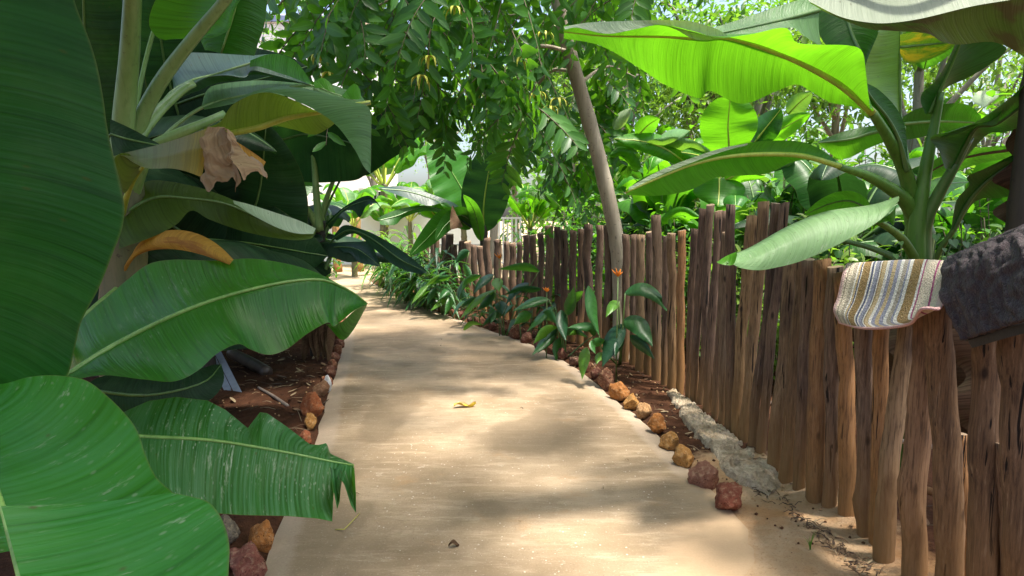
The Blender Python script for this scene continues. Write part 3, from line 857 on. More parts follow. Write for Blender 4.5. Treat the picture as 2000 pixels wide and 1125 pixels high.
join(o, o2)
rib(o, [P(*q) for q in [(95, 1400, .72), (60, 1200, .79), (38, 1118, .83), (8, 1000, .9), (-30, 890, 1.0), (-72, 742, 1.12)]], .009, .004, RIBG, [Vector((-1.76, .88, 1.3)), Vector((-1.3, .7, 1.2)), Vector((-.85, .6, .8))])

# unseen upper leaves, added to block sky and sun over the hanging leaf
NB = Vector((-1.74, .9, 1.7))
for k, (tp_, w) in enumerate([((-.35, 1.5, 2.55), .7), ((-1.0, 2.6, 2.9), .75), ((-.5, .3, 2.5), .7), ((-2.6, 2.2, 2.9), .75), ((-.35, 1.05, 2.12), .8), ((-.75, 1.75, 2.42), .7)]):
    tb_ = Vector(tp_); big_leaf_later.append((nearp, NB.lerp(tb_, .22) + Vector((0, 0, .5)), tb_, w, 40 + k))

# ---- plant just behind it: crown of stalks, tattered leaf, long glossy leaf
pa = thing("banana_plant", (-1.56, 2.42, 0), "banana plant with thick pale stalks, a withered brown leaf end and a tattered low leaf", "banana plant", GA)
A0 = Vector((-1.56, 2.42, 0))
stem_geo("pseudostem", [A0 + Vector((0, 0, -.05)), A0 + Vector((.01, 0, .8)), P(236, 330, 2.42)], .11, .075, PSM, pa)
# low tattered leaf
o, md = blade(pa, [
    ([(205, 836), (245, 803), (290, 783), (345, 775), (405, 782), (440, 800), (484, 836), (496, 820), (508, 805), (522, 807), (560, 833), (606, 868), (622, 869), (638, 865), (645, 886), (690, 906)], (1.90, 2.0)),
    ([(200, 846), (285, 853), (420, 861), (560, 884), (640, 900), (691, 909)], (1.72, 1.92)),
    ([(205, 880), (300, 945), (345, 972), (410, 1002), (470, 1006), (560, 1008), (620, 1013), (650, 1019), (651, 960), (645, 912), (651, 955), (657, 994), (664, 996), (663, 945), (667, 926), (676, 960), (690, 1000), (697, 1003), (695, 960), (692, 911)], (1.60, 1.80))], LT, 1, 150, 9, belly=0.05, notch=(0, 2), seed=3)
rib(o, md, .011, .003, RIBG, [P(232, 560, 2.36), P(150, 640, 2.1), P(120, 780, 1.8)])
# long glossy leaf reaching over the soil
o, md = blade(pa, [
    ([(120, 732), (150, 640), (185, 600), (212, 578), (250, 545), (290, 516), (340, 507), (420, 509), (490, 505), (560, 515), (612, 530), (652, 549), (692, 573), (717, 592)], (2.0, 2.42)),
    ([(118, 742), (180, 700), (230, 670), (330, 620), (430, 582), (530, 556), (600, 546), (645, 550), (690, 572), (717, 593)], (1.75, 2.36)),
    ([(125, 745), (200, 733), (280, 741), (340, 745), (385, 725), (425, 690), (465, 672), (490, 683), (525, 693), (560, 682), (600, 652), (640, 630), (653, 637), (690, 608), (717, 594)], (1.62, 2.24))], LD, 1, 100, 12, belly=0.07, seed=4)
o.data.materials[0] = leaf_mat("banana leaf glossy", (0.009, 0.064, 0.009), (0.022, 0.135, 0.012), (0.12, 0.48, 0.008), 0.42, 0.34, vein=0.45, spec=.4, spots=.25)
o2, _ = blade(None, [([(636, 633), (665, 630), (692, 607), (717, 594)], (2.16, 2.24)), ([(640, 636), (668, 664), (690, 645), (716, 598)], (2.26, 2.30))], LM, 0, 20, 6)
join(o, o2)
rib(o, md, .0125, .0035, RIBG, [P(232, 560, 2.38), P(150, 650, 2.1), P(100, 730, 1.8)])
# stalks that leave through the top of the picture carry these leaves
def big_leaf(parent, base, tip, W, mat, sag=0.5, up=0.5, ribm=None, pet=None, seed=0, nt=40, nv=6, roll=0.0, rips=0, name='leaf', r0=.014, fold=0.25, shp=0.75):
    """banana leaf in space: base->tip arc that rises by up and sags at the end"""
    base, tip = Vector(base), Vector(tip)
    c1 = base.lerp(tip, 0.35) + Vector((0, 0, up)); c2 = base.lerp(tip, 0.75) + Vector((0, 0, up * 0.8))
    mid = resample([((1 - t) ** 3) * base + 3 * t * (1 - t) ** 2 * c1 + 3 * t * t * (1 - t) * c2 + t ** 3 * tip for t in [i / 60 for i in range(61)]], nt)
    V, U = [], []
    s = [0.0]
    for a, b in zip(mid, mid[1:]): s.append(s[-1] + (b - a).length)
    rr = random.Random(seed)
    tears = {}
    for _ in range(rips): tears[(rr.randint(int(nt * .25), nt - 4), rr.choice((-1, 1)))] = rr.uniform(0.3, 0.9)
    ph = rr.uniform(0, 6)
    c = 2 * nv + 1
    Fc = []
    for i, p in enumerate(mid):
        t = i / nt
        tg = (mid[min(i + 1, nt)] - mid[max(i - 1, 0)]).normalized()
        sd_ = tg.cross(Vector((0, 0, 1)))
        if sd_.length < 1e-3: sd_ = Vector((1, 0, 0))
        sd_.normalize(); up_ = sd_.cross(tg).normalized()
        sd_, up_ = sd_ * math.cos(roll) + up_ * math.sin(roll), up_ * math.cos(roll) - sd_ * math.sin(roll)
        pr = max(0.0, math.sin(math.pi * min(1.0, 0.03 + 0.97 * t ** shp))) ** 0.62
        w = W * 0.5 * pr
        for k in range(-nv, nv + 1):
            q = k / nv; aq = abs(q)
            z = w * (fold * aq * (1 - aq) * 1.6 - sag * aq * aq) + 0.05 * W * aq * math.sin(s[i] * 15 + ph + (1.7 if q > 0 else 0)) * pr
            V.append(p + sd_ * (w * q) + up_ * z + Vector((0, 0, -0.12 * w * aq)))
            U.append((s[i] + seed * 0.77, q))
    for i in range(nt):
        for k in range(c - 1):
            q = (k + 0.5 - nv) / nv; sg = 1 if q > 0 else -1
            if (i, sg) in tears and abs(q) > 1 - tears[(i, sg)]: continue
            Fc.append((i * c + k, i * c + k + 1, (i + 1) * c + k + 1, (i + 1) * c + k))
    o = mesh_obj(name, V, Fc, mat, parent, U)
    if ribm is not None:
        pts = mid if not pet else cr([Vector(x) for x in pet] + [mid[0], mid[2]], 8)[:-8] + mid[1:]
        tube('midrib', resample(pts, 26), (r0 * (1.9 if pet else 1), r0 * 0.2), ribm, o, 7)
    return o

for (pp, b0_, t0_, w_, sd_) in big_leaf_later:
    big_leaf(pp, b0_, t0_, w_, LD, .3, .35, PETM, [Vector((-1.74, .9, 1.65)), b0_ + Vector((0, 0, -.2))], sd_, rips=2)
top = [P(236, 330, 2.42), P(242, 230, 2.38), P(252, 120, 2.33), P(258, 20, 2.28)]
o = big_leaf(pa, P(262, -60, 2.22), P(330, -700, 1.6), .62, LM, .35, .35, None, seed=11, rips=3)
tube('midrib', resample(cr(top + [P(262, -60, 2.22), P(280, -260, 2.05), P(320, -600, 1.7)]), 30), (.043, .008), PETM, o, 12)
# broad stalk running up to the right, its blade starts at the picture edge
o, md = blade(pa, [
    ([(362, 68), (318, 78), (292, 52), (300, 8), (340, -60), (420, -150), (560, -260)], (2.6, 2.4)),
    ([(372, 80), (404, 45), (440, 0), (500, -80), (560, -180), (620, -270)], (2.52, 2.3)),
    ([(388, 76), (418, 73), (448, 56), (462, 12), (520, -70), (600, -180), (625, -265)], (2.5, 2.25))], LM, 1, 50, 8, belly=0.12, seed=5)
tube('midrib', resample(cr([P(240, 390, 2.44), P(262, 285, 2.44), P(280, 222, 2.43), P(320, 150, 2.42), P(380, 72, 2.39), P(440, 0, 2.36), P(520, -110, 2.3), P(615, -265, 2.2)]), 34), (.034, .010), PETM, o, 12)
# dark leaf hanging behind it
o, md = blade(pa, [
    ([(360, -100), (372, 0), (385, 60), (400, 98)], (2.75, 2.78)),
    ([(470, -120), (462, 0), (446, 60), (432, 104)], (2.7, 2.72)),
    ([(540, -110), (524, -10), (516, 50), (504, 85), (497, 109)], (2.78, 2.76))], LD, 1, 40, 8, belly=0.08, seed=6, wav=.006)
rib(o, md, .01, .004, RIBG, [P(238, 360, 2.46), P(300, 60, 2.6), P(400, -160, 2.7)])
# dark leaf between the stalks
o, md = blade(pa, [([(215, 232), (262, 254), (316, 284)], (2.2, 2.25)), ([(216, 262), (250, 272), (318, 286)], (2.17, 2.24)), ([(222, 305), (246, 299), (316, 288)], (2.15, 2.22))], LU, 1, 20, 5, belly=.05, seed=7)
rib(o, md, .008, .003, PETD, [P(230, 420, 2.42), P(200, 320, 2.3)])
# leaf with the sky's bluish reflection put into its colour
o, md = blade(pa, [
    ([(336, 152), (329, 130), (338, 112), (360, 103), (420, 104), (485, 108), (525, 106), (560, 110), (590, 135), (608, 164)], (2.85, 3.0)),
    ([(338, 178), (374, 158), (420, 146), (470, 130), (508, 122), (560, 140), (608, 165)], (2.66, 2.95)),
    ([(342, 190), (376, 166), (400, 152), (440, 147), (478, 152), (492, 138), (530, 146), (572, 157), (608, 166)], (2.58, 2.9)),
    ([(345, 194), (385, 178), (425, 162), (465, 156), (492, 146), (530, 149), (572, 159), (608, 167)], (2.66, 2.95))], LG, 1, 60, 7, belly=.03, seed=8)
o.data.materials[0] = leaf_mat("banana leaf sky sheen", (0.035, 0.075, 0.06), (0.06, 0.115, 0.09), (0.12, 0.34, 0.04), 0.35, 0.33, vein=0.5)
o2, _ = blade(None, [([(489, 118), (520, 107), (548, 106), (578, 120), (600, 148), (609, 165)], (2.82, 2.95)), ([(484, 148), (500, 138), (540, 147), (575, 157), (609, 167)], (2.78, 2.93))], LM, 0, 20, 5, belly=.05, seed=8)
join(o, o2)
rib(o, md, .011, .004, PETM, [P(240, 385, 2.44), P(262, 280, 2.46), P(300, 225, 2.52), P(325, 192, 2.6)])
tube('petiole', resample(cr([P(240, 400, 2.42), P(262, 288, 2.42), P(300, 228, 2.5), P(350, 180, 2.6), P(378, 162, 2.64)]), 20), (.036, .02), PETM, pa, 10, 0.7)
# long leaf folding over at its end, underside lit through
o, md = blade(pa, [
    ([(398, 250), (430, 238), (455, 204), (500, 183), (540, 183), (590, 203), (645, 228), (682, 213), (723, 203)], (2.30, 2.42)),
    ([(396, 268), (432, 262), (500, 250), (560, 230), (620, 219), (680, 207), (724, 200)], (2.42, 2.50)),
    ([(400, 272), (440, 267), (520, 246), (570, 252), (612, 263), (642, 250), (680, 222), (724, 204)], (2.48, 2.56))], LO, 1, 60, 8, belly=.04, seed=9)
o2, _ = blade(None, [([(468, 190), (530, 180), (590, 202), (650, 238), (690, 288), (710, 325), (723, 339)], (2.28, 2.24)), ([(555, 168), (600, 174), (645, 185), (690, 199), (722, 212), (725, 270), (724, 339)], (2.36, 2.26))], LG, 0, 40, 8, belly=.05, seed=9)
o2.data.materials[0] = leaf_mat("banana leaf grey green", (0.045, 0.115, 0.045), (0.075, 0.165, 0.065), (0.15, 0.40, 0.025), 0.38, 0.42, vein=0.45, spec=.35)
LGG = o2.data.materials[0]
join(o, o2)
rib(o, md, .019, .009, RIBY, [P(240, 400, 2.42), P(290, 300, 2.42), P(330, 278, 2.42), P(370, 272, 2.42)])
# grey leaf behind the fold
o, md = blade(pa, [
    ([(394, 206), (404, 176), (430, 164), (500, 157), (560, 160), (607, 165), (640, 163), (676, 175), (702, 184), (716, 202)], (2.95, 3.1)),
    ([(396, 209), (440, 194), (520, 180), (600, 166), (650, 182), (716, 204)], (2.75, 3.0)),
    ([(400, 214), (440, 206), (500, 192), (570, 188), (640, 205), (716, 208)], (2.65, 2.9))], LGG, 1, 40, 6, belly=.04, seed=10)
o2, _ = blade(None, [([(612, 160), (630, 152), (645, 162), (655, 180)], (2.9, 2.9)), ([(615, 172), (630, 172), (642, 178), (655, 182)], (2.88, 2.88))], LB, 0, 10, 4)
o3, _ = blade(None, [([(668, 186), (690, 164), (702, 172), (706, 190)], (2.95, 2.95)), ([(672, 192), (690, 194), (700, 194), (706, 192)], (2.93, 2.93))], LB, 0, 10, 4)
join(o, o2, o3)
rib(o, md, .01, .003, PETM, [P(242, 400, 2.44), P(310, 280, 2.6), P(360, 232, 2.7)])
# stalk under it
tube('petiole', resample(cr([P(242, 420, 2.42), P(285, 305, 2.38), P(330, 270, 2.38), P(400, 240, 2.44), P(438, 222, 2.5)]), 20), (.034, .014), PETM, pa, 10, 0.75)
# withered leaf: green, yellow, then brown papery end
o, md = blade(pa, [
    ([(230, 302), (250, 297), (300, 285), (350, 270), (410, 249)], (2.14, 2.2)),
    ([(236, 303), (270, 310), (320, 305), (360, 296), (402, 290)], (2.08, 2.14)),
    ([(242, 304), (262, 318), (290, 329), (330, 329), (360, 334), (394, 346)], (2.04, 2.1))], LGR, 0, 40, 8, belly=.03)
o2, _ = blade(None, [([(221, 316), (226, 306), (238, 299), (252, 300)], (2.12, 2.12)), ([(232, 350), (243, 378), (262, 350), (280, 327)], (2.2, 2.12))], LO, 0, 12, 5)
o3, _ = blade(None, [
    ([(404, 251), (418, 248), (434, 247), (444, 256)], (2.16, 2.12)),
    ([(396, 300), (420, 305), (440, 300), (456, 296)], (2.10, 2.06)),
    ([(386, 354), (398, 364), (406, 375), (418, 358), (438, 347), (452, 344), (462, 354), (467, 373), (466, 344)], (2.08, 2.04))], DRY, 0, 60, 16, belly=.06, crumple=.022, lin=(2,))
o4, _ = blade(None, [
    ([(430, 246), (442, 255), (450, 290), (462, 325), (470, 345)], (2.10, 2.03)),
    ([(440, 252), (462, 282), (490, 312), (515, 336), (522, 349)], (2.14, 2.12)),
    ], DRY, 0, 60, 16, belly=.10, crumple=.022)
o5, _ = blade(None, [([(448, 268), (480, 288), (505, 305), (519, 316)], (2.18, 2.2)), ([(455, 285), (485, 315), (505, 332), (511, 334)], (2.17, 2.19))], ORD, 0, 12, 4)
o6, _ = blade(None, [([(468, 343), (476, 347), (492, 352), (508, 347), (522, 351)], (2.04, 2.1)), ([(474, 352), (485, 356), (495, 360), (506, 354), (521, 353)], (2.05, 2.1))], DRY, 0, 16, 3, crumple=.008)
bpy.data.objects.remove(o6)
join(o, o2, o3, o4, o5)
tube('midrib', resample(cr([P(236, 430, 2.4), P(245, 392, 2.28), P(262, 350, 2.18), P(282, 322, 2.11)]), 14), (.014, .006), RIBY, o, 7)
# olive leaf pointing at the path
o, md = blade(pa, [
    ([(228, 410), (262, 372), (300, 352), (380, 364), (430, 380), (470, 396), (530, 414), (580, 430), (615, 445)], (2.45, 2.75)),
    ([(230, 425), (300, 387), (370, 388), (440, 398), (500, 424), (560, 448), (616, 452)], (2.35, 2.72)),
    ([(232, 486), (300, 462), (345, 438), (374, 411), (410, 429), (480, 453), (560, 468), (604, 467), (616, 456)], (2.25, 2.7))], LO, 1, 60, 9, belly=.05, seed=12)
o.data.materials[0] = leaf_mat("banana leaf dusky", (0.018, 0.044, 0.007), (0.034, 0.075, 0.010), (0.16, 0.30, 0.012), 0.45, 0.48, spec=.2)
o2, _ = blade(None, [([(455, 391), (490, 400), (540, 416), (585, 431), (617, 446)], (2.5, 2.72)), ([(462, 400), (500, 424), (545, 446), (580, 456), (612, 457)], (2.42, 2.68))], LW_, 0, 30, 5, belly=.06, seed=12)
join(o, o2)
rib(o, md, .008, .003, PETD, [P(236, 470, 2.42)])
# orange dying leaf arching below
sleaf(pa, [(236, 540), (258, 503), (288, 478), (330, 468), (372, 472), (412, 487), (452, 512)], 34, (2.36, 2.2), ORD, tilt=.03, fold=.03, ribm=None, prof=lambda t: (.17 + .1 * t) if t < .2 else max(.06, .19 + .81 * math.sin(math.pi * min(1, (t - .2) / .8 * .97)) ** .8), seed=2, wav=.006)
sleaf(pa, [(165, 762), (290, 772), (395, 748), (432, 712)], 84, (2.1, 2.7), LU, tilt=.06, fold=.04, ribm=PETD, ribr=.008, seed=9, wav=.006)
# hidden shaded low leaves of this clump
for k, (a, b, w) in enumerate([((-1.6, 2.5, 1.3), (-1.0, 3.6, 1.0), .5), ((-1.6, 2.4, 1.5), (-2.9, 3.0, 1.3), .6), ((-1.6, 2.5, 1.6), (-2.2, 3.9, 1.5), .6)]):
    big_leaf(pa, a, b, w, LU, .35, .25, PETD, [A0 + Vector((0, 0, .9))], 20 + k)

# ---------------------------------------------------------------- shaded clump farther along the path edge
pb = thing("banana_plant", G(622, 698), "shaded banana plant with a slim dark stem at the path edge and blackish drooping leaves", "banana plant", GA)
Bz = G(622, 698)
stem_geo("pseudostem", [Bz + Vector((0, 0, -.05)), P(619, 560, Bz.y), P(624, 430, Bz.y)], .085, .06, PSD, pb)
o, md = blade(pb, [
    ([(512, 270), (535, 243), (590, 233), (650, 236), (700, 244), (724, 262)], (5.9, 5.7)),
    ([(510, 284), (560, 270), (600, 262), (660, 272), (725, 292)], (6.1, 5.9)),
    ([(513, 300), (545, 342), (600, 356), (660, 355), (700, 350), (724, 330)], (6.3, 6.2))], LU, 1, 40, 8, belly=.05, seed=13)
rib(o, md, .014, .006, PETD); tube('petiole', resample(cr([P(624, 450, 6.3), P(618, 380, 6.25), P(611, 300, 6.15), P(597, 261, 6.1)]), 16), (.045, .02), PETM, pb, 8)
o, md = blade(pb, [
    ([(690, 292), (712, 246), (736, 216), (770, 198), (812, 192)], (6.3, 5.7)),
    ([(690, 306), (714, 270), (750, 240), (788, 207), (813, 193)], (6.3, 5.7)),
    ([(695, 346), (722, 340), (762, 312), (800, 286), (828, 245), (838, 208), (816, 193)], (6.4, 5.8))], LU, 1, 40, 8, belly=.04, seed=14)
rib(o, md, .014, .006, PETD, [P(626, 440, 6.4), P(650, 380, 6.4)])
o, md = blade(pb, [
    ([(636, 436), (672, 404), (712, 383), (730, 388), (749, 412)], (6.4, 6.0)), ([(640, 440), (672, 409), (705, 395), (730, 392), (749, 413)], (6.4, 6.0)), ([(646, 448), (668, 416), (690, 411), (703, 425), (716, 402), (736, 397), (749, 415)], (6.35, 5.9))], LU, 1, 30, 5, seed=15)
rib(o, md, .01, .003, PETD, [P(624, 470, 6.43)])
o, md = blade(pb, [
    ([(650, 462), (672, 440), (705, 447), (740, 462), (790, 493), (833, 528)], (6.3, 5.6)), ([(652, 466), (680, 450), (710, 457), (742, 477), (784, 508), (833, 531)], (6.3, 5.6)), ([(658, 470), (690, 456), (715, 471), (740, 494), (775, 521), (818, 535), (833, 533)], (6.3, 5.5))], LD, 1, 40, 6, belly=.05, seed=16)
o.data.materials[0] = leaf_mat("banana leaf slate", (0.014, 0.038, 0.030), (0.024, 0.06, 0.045), (0.04, 0.13, 0.03), 0.3, 0.38, vein=.3)
SLATE = o.data.materials[0]
rib(o, md, .012, .004, PETD, [P(626, 500, 6.4)])
o, md = blade(pb, [
    ([(632, 478), (665, 473), (700, 472), (722, 472), (732, 490), (742, 519)], (6.3, 6.0)), ([(636, 486), (665, 482), (695, 486), (718, 500), (742, 520)], (6.3, 6.0)), ([(648, 502), (680, 493), (700, 512), (722, 517), (742, 521)], (6.25, 5.95))], SLATE, 1, 30, 6, belly=.06, seed=17)
rib(o, md, .01, .003, PETD, [P(624, 520, 6.4)])
sleaf(pb, [(490, 372), (515, 384), (550, 381)], 34, (5.6, 5.5), LW_, tilt=.08, seed=1)
tube('petiole', resample(cr([P(622, 450, 6.35), P(600, 408, 6.2), P(560, 372, 6.0), P(525, 350, 5.9)]), 12), (.04, .02), PETM, pb, 8)
tube('petiole', resample(cr([P(625, 450, 6.4), P(634, 400, 6.4), P(652, 350, 6.3)]), 12), (.035, .02), PETM, pb, 8)
tube('petiole', resample(cr([P(622, 640, 6.3), P(632, 540, 6.2), P(650, 490, 6.25)]), 12), (.03, .02), PETD, pb, 8)
rr = random.Random(3)
for k in range(9):   # dry sheaths hanging round the foot
    x0 = 596 + k * 6 + rr.uniform(-3, 3)
    sleaf(pb, [(x0 + 8, 600 + rr.uniform(-20, 20)), (x0 + 3, 655), (x0 + rr.uniform(-12, 10), 700 + rr.uniform(-6, 10))], 15, (6.2, 6.05), BRN, tilt=.03, name='dry_sheath', wav=.01, seed=k)
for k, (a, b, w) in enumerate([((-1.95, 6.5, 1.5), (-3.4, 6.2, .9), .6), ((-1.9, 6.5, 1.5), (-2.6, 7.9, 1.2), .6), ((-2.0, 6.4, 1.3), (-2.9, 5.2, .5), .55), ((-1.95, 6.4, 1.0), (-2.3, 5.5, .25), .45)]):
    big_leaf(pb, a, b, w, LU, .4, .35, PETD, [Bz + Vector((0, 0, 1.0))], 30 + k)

# ---------------------------------------------------------------- plant behind the fence in the middle
pc_ = thing("banana_plant", P(945, 605, 10.4) * Vector((1, 1, 0)) if False else Vector((P(945, 500, 10.4).x, 10.4, 0)), "banana plant rising behind the far fence, one broad blackish leaf beside a bright green one", "banana plant", "banana plants behind the log fence")
Cz = Vector((P(945, 500, 10.4).x, 10.4, 0))
stem_geo("pseudostem", [Cz, P(946, 520, 10.4), P(945, 440, 10.4)], .10, .06, PSD, pc_)
sleaf(pc_, [(945, 452), (944, 410), (950, 360), (960, 310), (971, 262)], 92, (10.4, 9.8), LU, tilt=.1, ribm=RIBY, ribr=.018, seed=1, wav=.02)
sleaf(pc_, [(922, 425), (912, 390), (892, 352), (868, 315), (835, 278)], 100, (10.5, 10.3), LM, tilt=-.25, ribm=RIBG, ribr=.018, seed=2, wav=.03)
o, md = blade(pc_, [([(738, 366), (790, 364), (850, 382), (895, 402), (925, 440)], (9.9, 10.3)), ([(742, 369), (795, 374), (850, 391), (890, 412), (924, 442)], (9.8, 10.3)), ([(748, 371), (800, 389), (836, 402), (872, 396), (895, 425), (922, 446)], (9.7, 10.25))], SLATE, 1, 30, 5, seed=19)
rib(o, md, .014, .005, PETD)
o, md = blade(pc_, [([(737, 426), (765, 413), (800, 404), (838, 402), (900, 420)], (9.6, 10.2)), ([(740, 431), (775, 422), (805, 410), (840, 405), (900, 423)], (9.6, 10.2)), ([(743, 439), (772, 439), (790, 424), (838, 412), (898, 426)], (9.5, 10.2))], LD, 1, 24, 5, seed=20)
rib(o, md, .012, .004, PETD)
sleaf(pc_, [(884, 402), (886, 422), (892, 446)], 26, (9.9, 9.8), BRN, tilt=.1, name='leaf', seed=5, wav=.02, prof=lambda t: .1 + .9 * t)
for k, pts in enumerate([[(940, 470), (925, 410), (905, 380)], [(930, 440), (900, 420), (870, 440), (850, 470)], [(920, 445), (880, 425), (830, 470), (800, 500)]]):
    sleaf(pc_, pts, 26 + 8 * k, (10.3, 9.7), LD if k else LM, tilt=.1, ribm=PETD, ribr=.012, seed=k)

# ---------------------------------------------------------------- plant beyond the fence on the sunny side
Rp = Vector((P(1795, 500, 3.25).x, 3.25, 0))
pr_ = thing("banana_plant", Rp, "young banana plant behind the doormats, its big leaf glowing yellow green overhead", "banana plant", "banana plants behind the log fence")
stem_geo("pseudostem", [Rp, P(1795, 520, 3.25), P(1788, 400, 3.25)], .085, .06, PETG, pr_)
o, md = blade(pr_, [
    ([(1101, 50), (1180, 46), (1290, 48), (1350, 60), (1400, 73), (1470, 66), (1535, 55), (1556, 83), (1605, 88), (1655, 88), (1684, 100), (1692, 150), (1700, 212)], (2.45, 2.75)),
    ([(1101, 62), (1180, 70), (1290, 71), (1360, 74), (1430, 75), (1540, 112), (1640, 165), (1704, 220)], (2.50, 2.98)),
    ([(1101, 76), (1150, 82), (1185, 95), (1220, 115), (1262, 141), (1300, 166), (1365, 192), (1386, 177), (1448, 203), (1510, 181), (1555, 165), (1590, 182), (1622, 200), (1670, 210), (1702, 222)], (2.75, 3.12))], LB, 1, 100, 10, belly=.04, seed=21, wav=.006)
o2, _ = blade(None, [([(1101, 52), (1150, 44), (1220, 41), (1300, 39), (1350, 42), (1396, 55), (1420, 68)], (2.40, 2.6)), ([(1104, 58), (1128, 54), (1185, 66), (1240, 57), (1285, 49), (1320, 58), (1362, 78), (1420, 74)], (2.38, 2.6))], LW_, 0, 50, 5, belly=.03)  # pale colour stands for sun and sky gleaming on the fold's crest
join(o, o2)
rib(o, md, .0025, .019, RIBY)
tube('petiole', resample(cr([P(1704, 220, 2.99), P(1735, 270, 3.08), P(1765, 330, 3.18), P(1788, 410, 3.25)]), 20), (.020, .040), PETG, pr_, 12)
o, md = blade(pr_, [
    ([(1223, 372), (1260, 345), (1350, 311), (1400, 295), (1450, 281), (1500, 275), (1560, 276), (1600, 290), (1632, 312)], (2.6, 3.0)),
    ([(1222, 376), (1280, 350), (1350, 322), (1420, 306), (1500, 301), (1570, 305), (1640, 325)], (2.62, 2.98)),
    ([(1224, 381), (1290, 382), (1345, 372), (1400, 347), (1450, 343), (1500, 338), (1545, 318), (1585, 312), (1640, 328)], (2.7, 3.1))], LM, 1, 70, 8, belly=.05, seed=22, wav=.004)
o.data.materials[0] = leaf_mat("banana leaf mid backlit", (0.025, 0.12, 0.010), (0.05, 0.18, 0.014), (0.16, 0.48, 0.012), 0.5, 0.4, spec=.3)
LMB = o.data.materials[0]
o2, _ = blade(None, [([(1228, 366), (1300, 328), (1400, 292), (1460, 280)], (2.57, 2.7)), ([(1228, 372), (1300, 338), (1400, 300), (1460, 283)], (2.57, 2.7))], LW_, 0, 20, 3); join(o, o2)
rib(o, md, .004, .014, RIBY)
tube('petiole', resample(cr([P(1640, 326, 2.98), P(1690, 342, 3.05), P(1735, 366, 3.12), P(1768, 392, 3.2), P(1790, 430, 3.25)]), 20), (.015, .042), PETG, pr_, 12)
# pale leaf lying over the fence top
o, md = blade(pr_, [
    ([(1756, 384), (1700, 400), (1612, 413), (1540, 441), (1470, 480), (1432, 497), (1412, 506)], (2.9, 2.75)),
    ([(1757, 387), (1700, 414), (1620, 444), (1540, 476), (1470, 503), (1420, 510)], (2.82, 2.62)),
    ([(1756, 392), (1716, 432), (1650, 471), (1570, 508), (1510, 524), (1478, 528), (1445, 523), (1430, 515), (1420, 513)], (2.75, 2.55))], LW_, 1, 60, 9, belly=.07, seed=23)
o.data.materials[0] = leaf_mat("banana leaf pale waxy", (0.12, 0.225, 0.095), (0.165, 0.285, 0.125), (0.22, 0.42, 0.05), 0.3, 0.52, spots=0.5, vein=0.25, spec=.3)
o2, _ = blade(None, [([(1438, 492), (1430, 495), (1415, 502), (1400, 512)], (2.6, 2.6)), ([(1440, 498), (1433, 516), (1418, 518), (1402, 514)], (2.54, 2.56))], LB, 0, 12, 4, belly=.1)
o3, _ = blade(None, [([(1754, 388), (1745, 410), (1728, 425), (1712, 434)], (2.84, 2.8)), ([(1750, 400), (1746, 440), (1735, 432), (1718, 436)], (2.95, 2.9))], LM, 0, 12, 4)
join(o, o2, o3)
tube('petiole', resample(cr([P(1700, 425, 2.9), P(1735, 445, 3.0), P(1765, 470, 3.12), P(1795, 520, 3.22)]), 14), (.014, .026), PETG, pr_, 10)
tube('petiole', resample(cr([P(1640, 468, 3.4), P(1700, 484, 3.35), P(1750, 505, 3.3), P(1785, 530, 3.25)]), 14), (.012, .022), PETD, pr_, 8)
# pale upright leaf and the leaves round it
o, md = blade(pr_, [([(1756, 222), (1726, 186), (1692, 160), (1690, 130), (1704, 92), (1716, 62), (1724, 10), (1735, -60)], (3.3, 3.2)), ([(1758, 226), (1757, 150), (1759, 60), (1760, -70)], (3.4, 3.3))], LMB, 1, 40, 8, belly=.06, seed=24)
o.data.materials[0] = leaf_mat("banana leaf young", (0.12, 0.25, 0.035), (0.16, 0.31, 0.045), (0.28, 0.52, 0.04), 0.4, 0.4, vein=.25)
rib(o, md, .012, .006, RIBG, [P(1788, 420, 3.27), P(1770, 300, 3.34)])
o, md = blade(pr_, [([(1687, 160), (1716, 175), (1750, 210), (1768, 250), (1774, 330)], (2.98, 3.15)), ([(1686, 164), (1705, 195), (1733, 230), (1756, 275), (1772, 335)], (2.96, 3.12)), ([(1683, 172), (1690, 210), (1710, 242), (1736, 278), (1768, 338)], (3.02, 3.15))], LD, 1, 30, 5, belly=.05, seed=25)
rib(o, md, .004, .012, PETD)
o, md = blade(pr_, [([(1604, -40), (1594, 20), (1598, 60), (1622, 96), (1690, 126)], (3.5, 3.3)), ([(1640, -50), (1650, 20), (1665, 70), (1692, 128)], (3.45, 3.3)), ([(1684, -40), (1714, 20), (1714, 72), (1695, 127)], (3.5, 3.35))], LD, 1, 30, 6, belly=.05, seed=26)
rib(o, md, .004, .012, PETD, None)
o, md = blade(pr_, [([(1388, 56), (1450, 36), (1520, 12), (1600, -12)], (3.0, 3.3)), ([(1400, 66), (1470, 52), (1540, 36), (1600, 20)], (2.95, 3.25)), ([(1405, 74), (1480, 65), (1545, 54), (1570, 70), (1605, 92)], (2.95, 3.2))], LG, 1, 30, 6, belly=.05, seed=27)
rib(o, md, .004, .012, PETD, None)
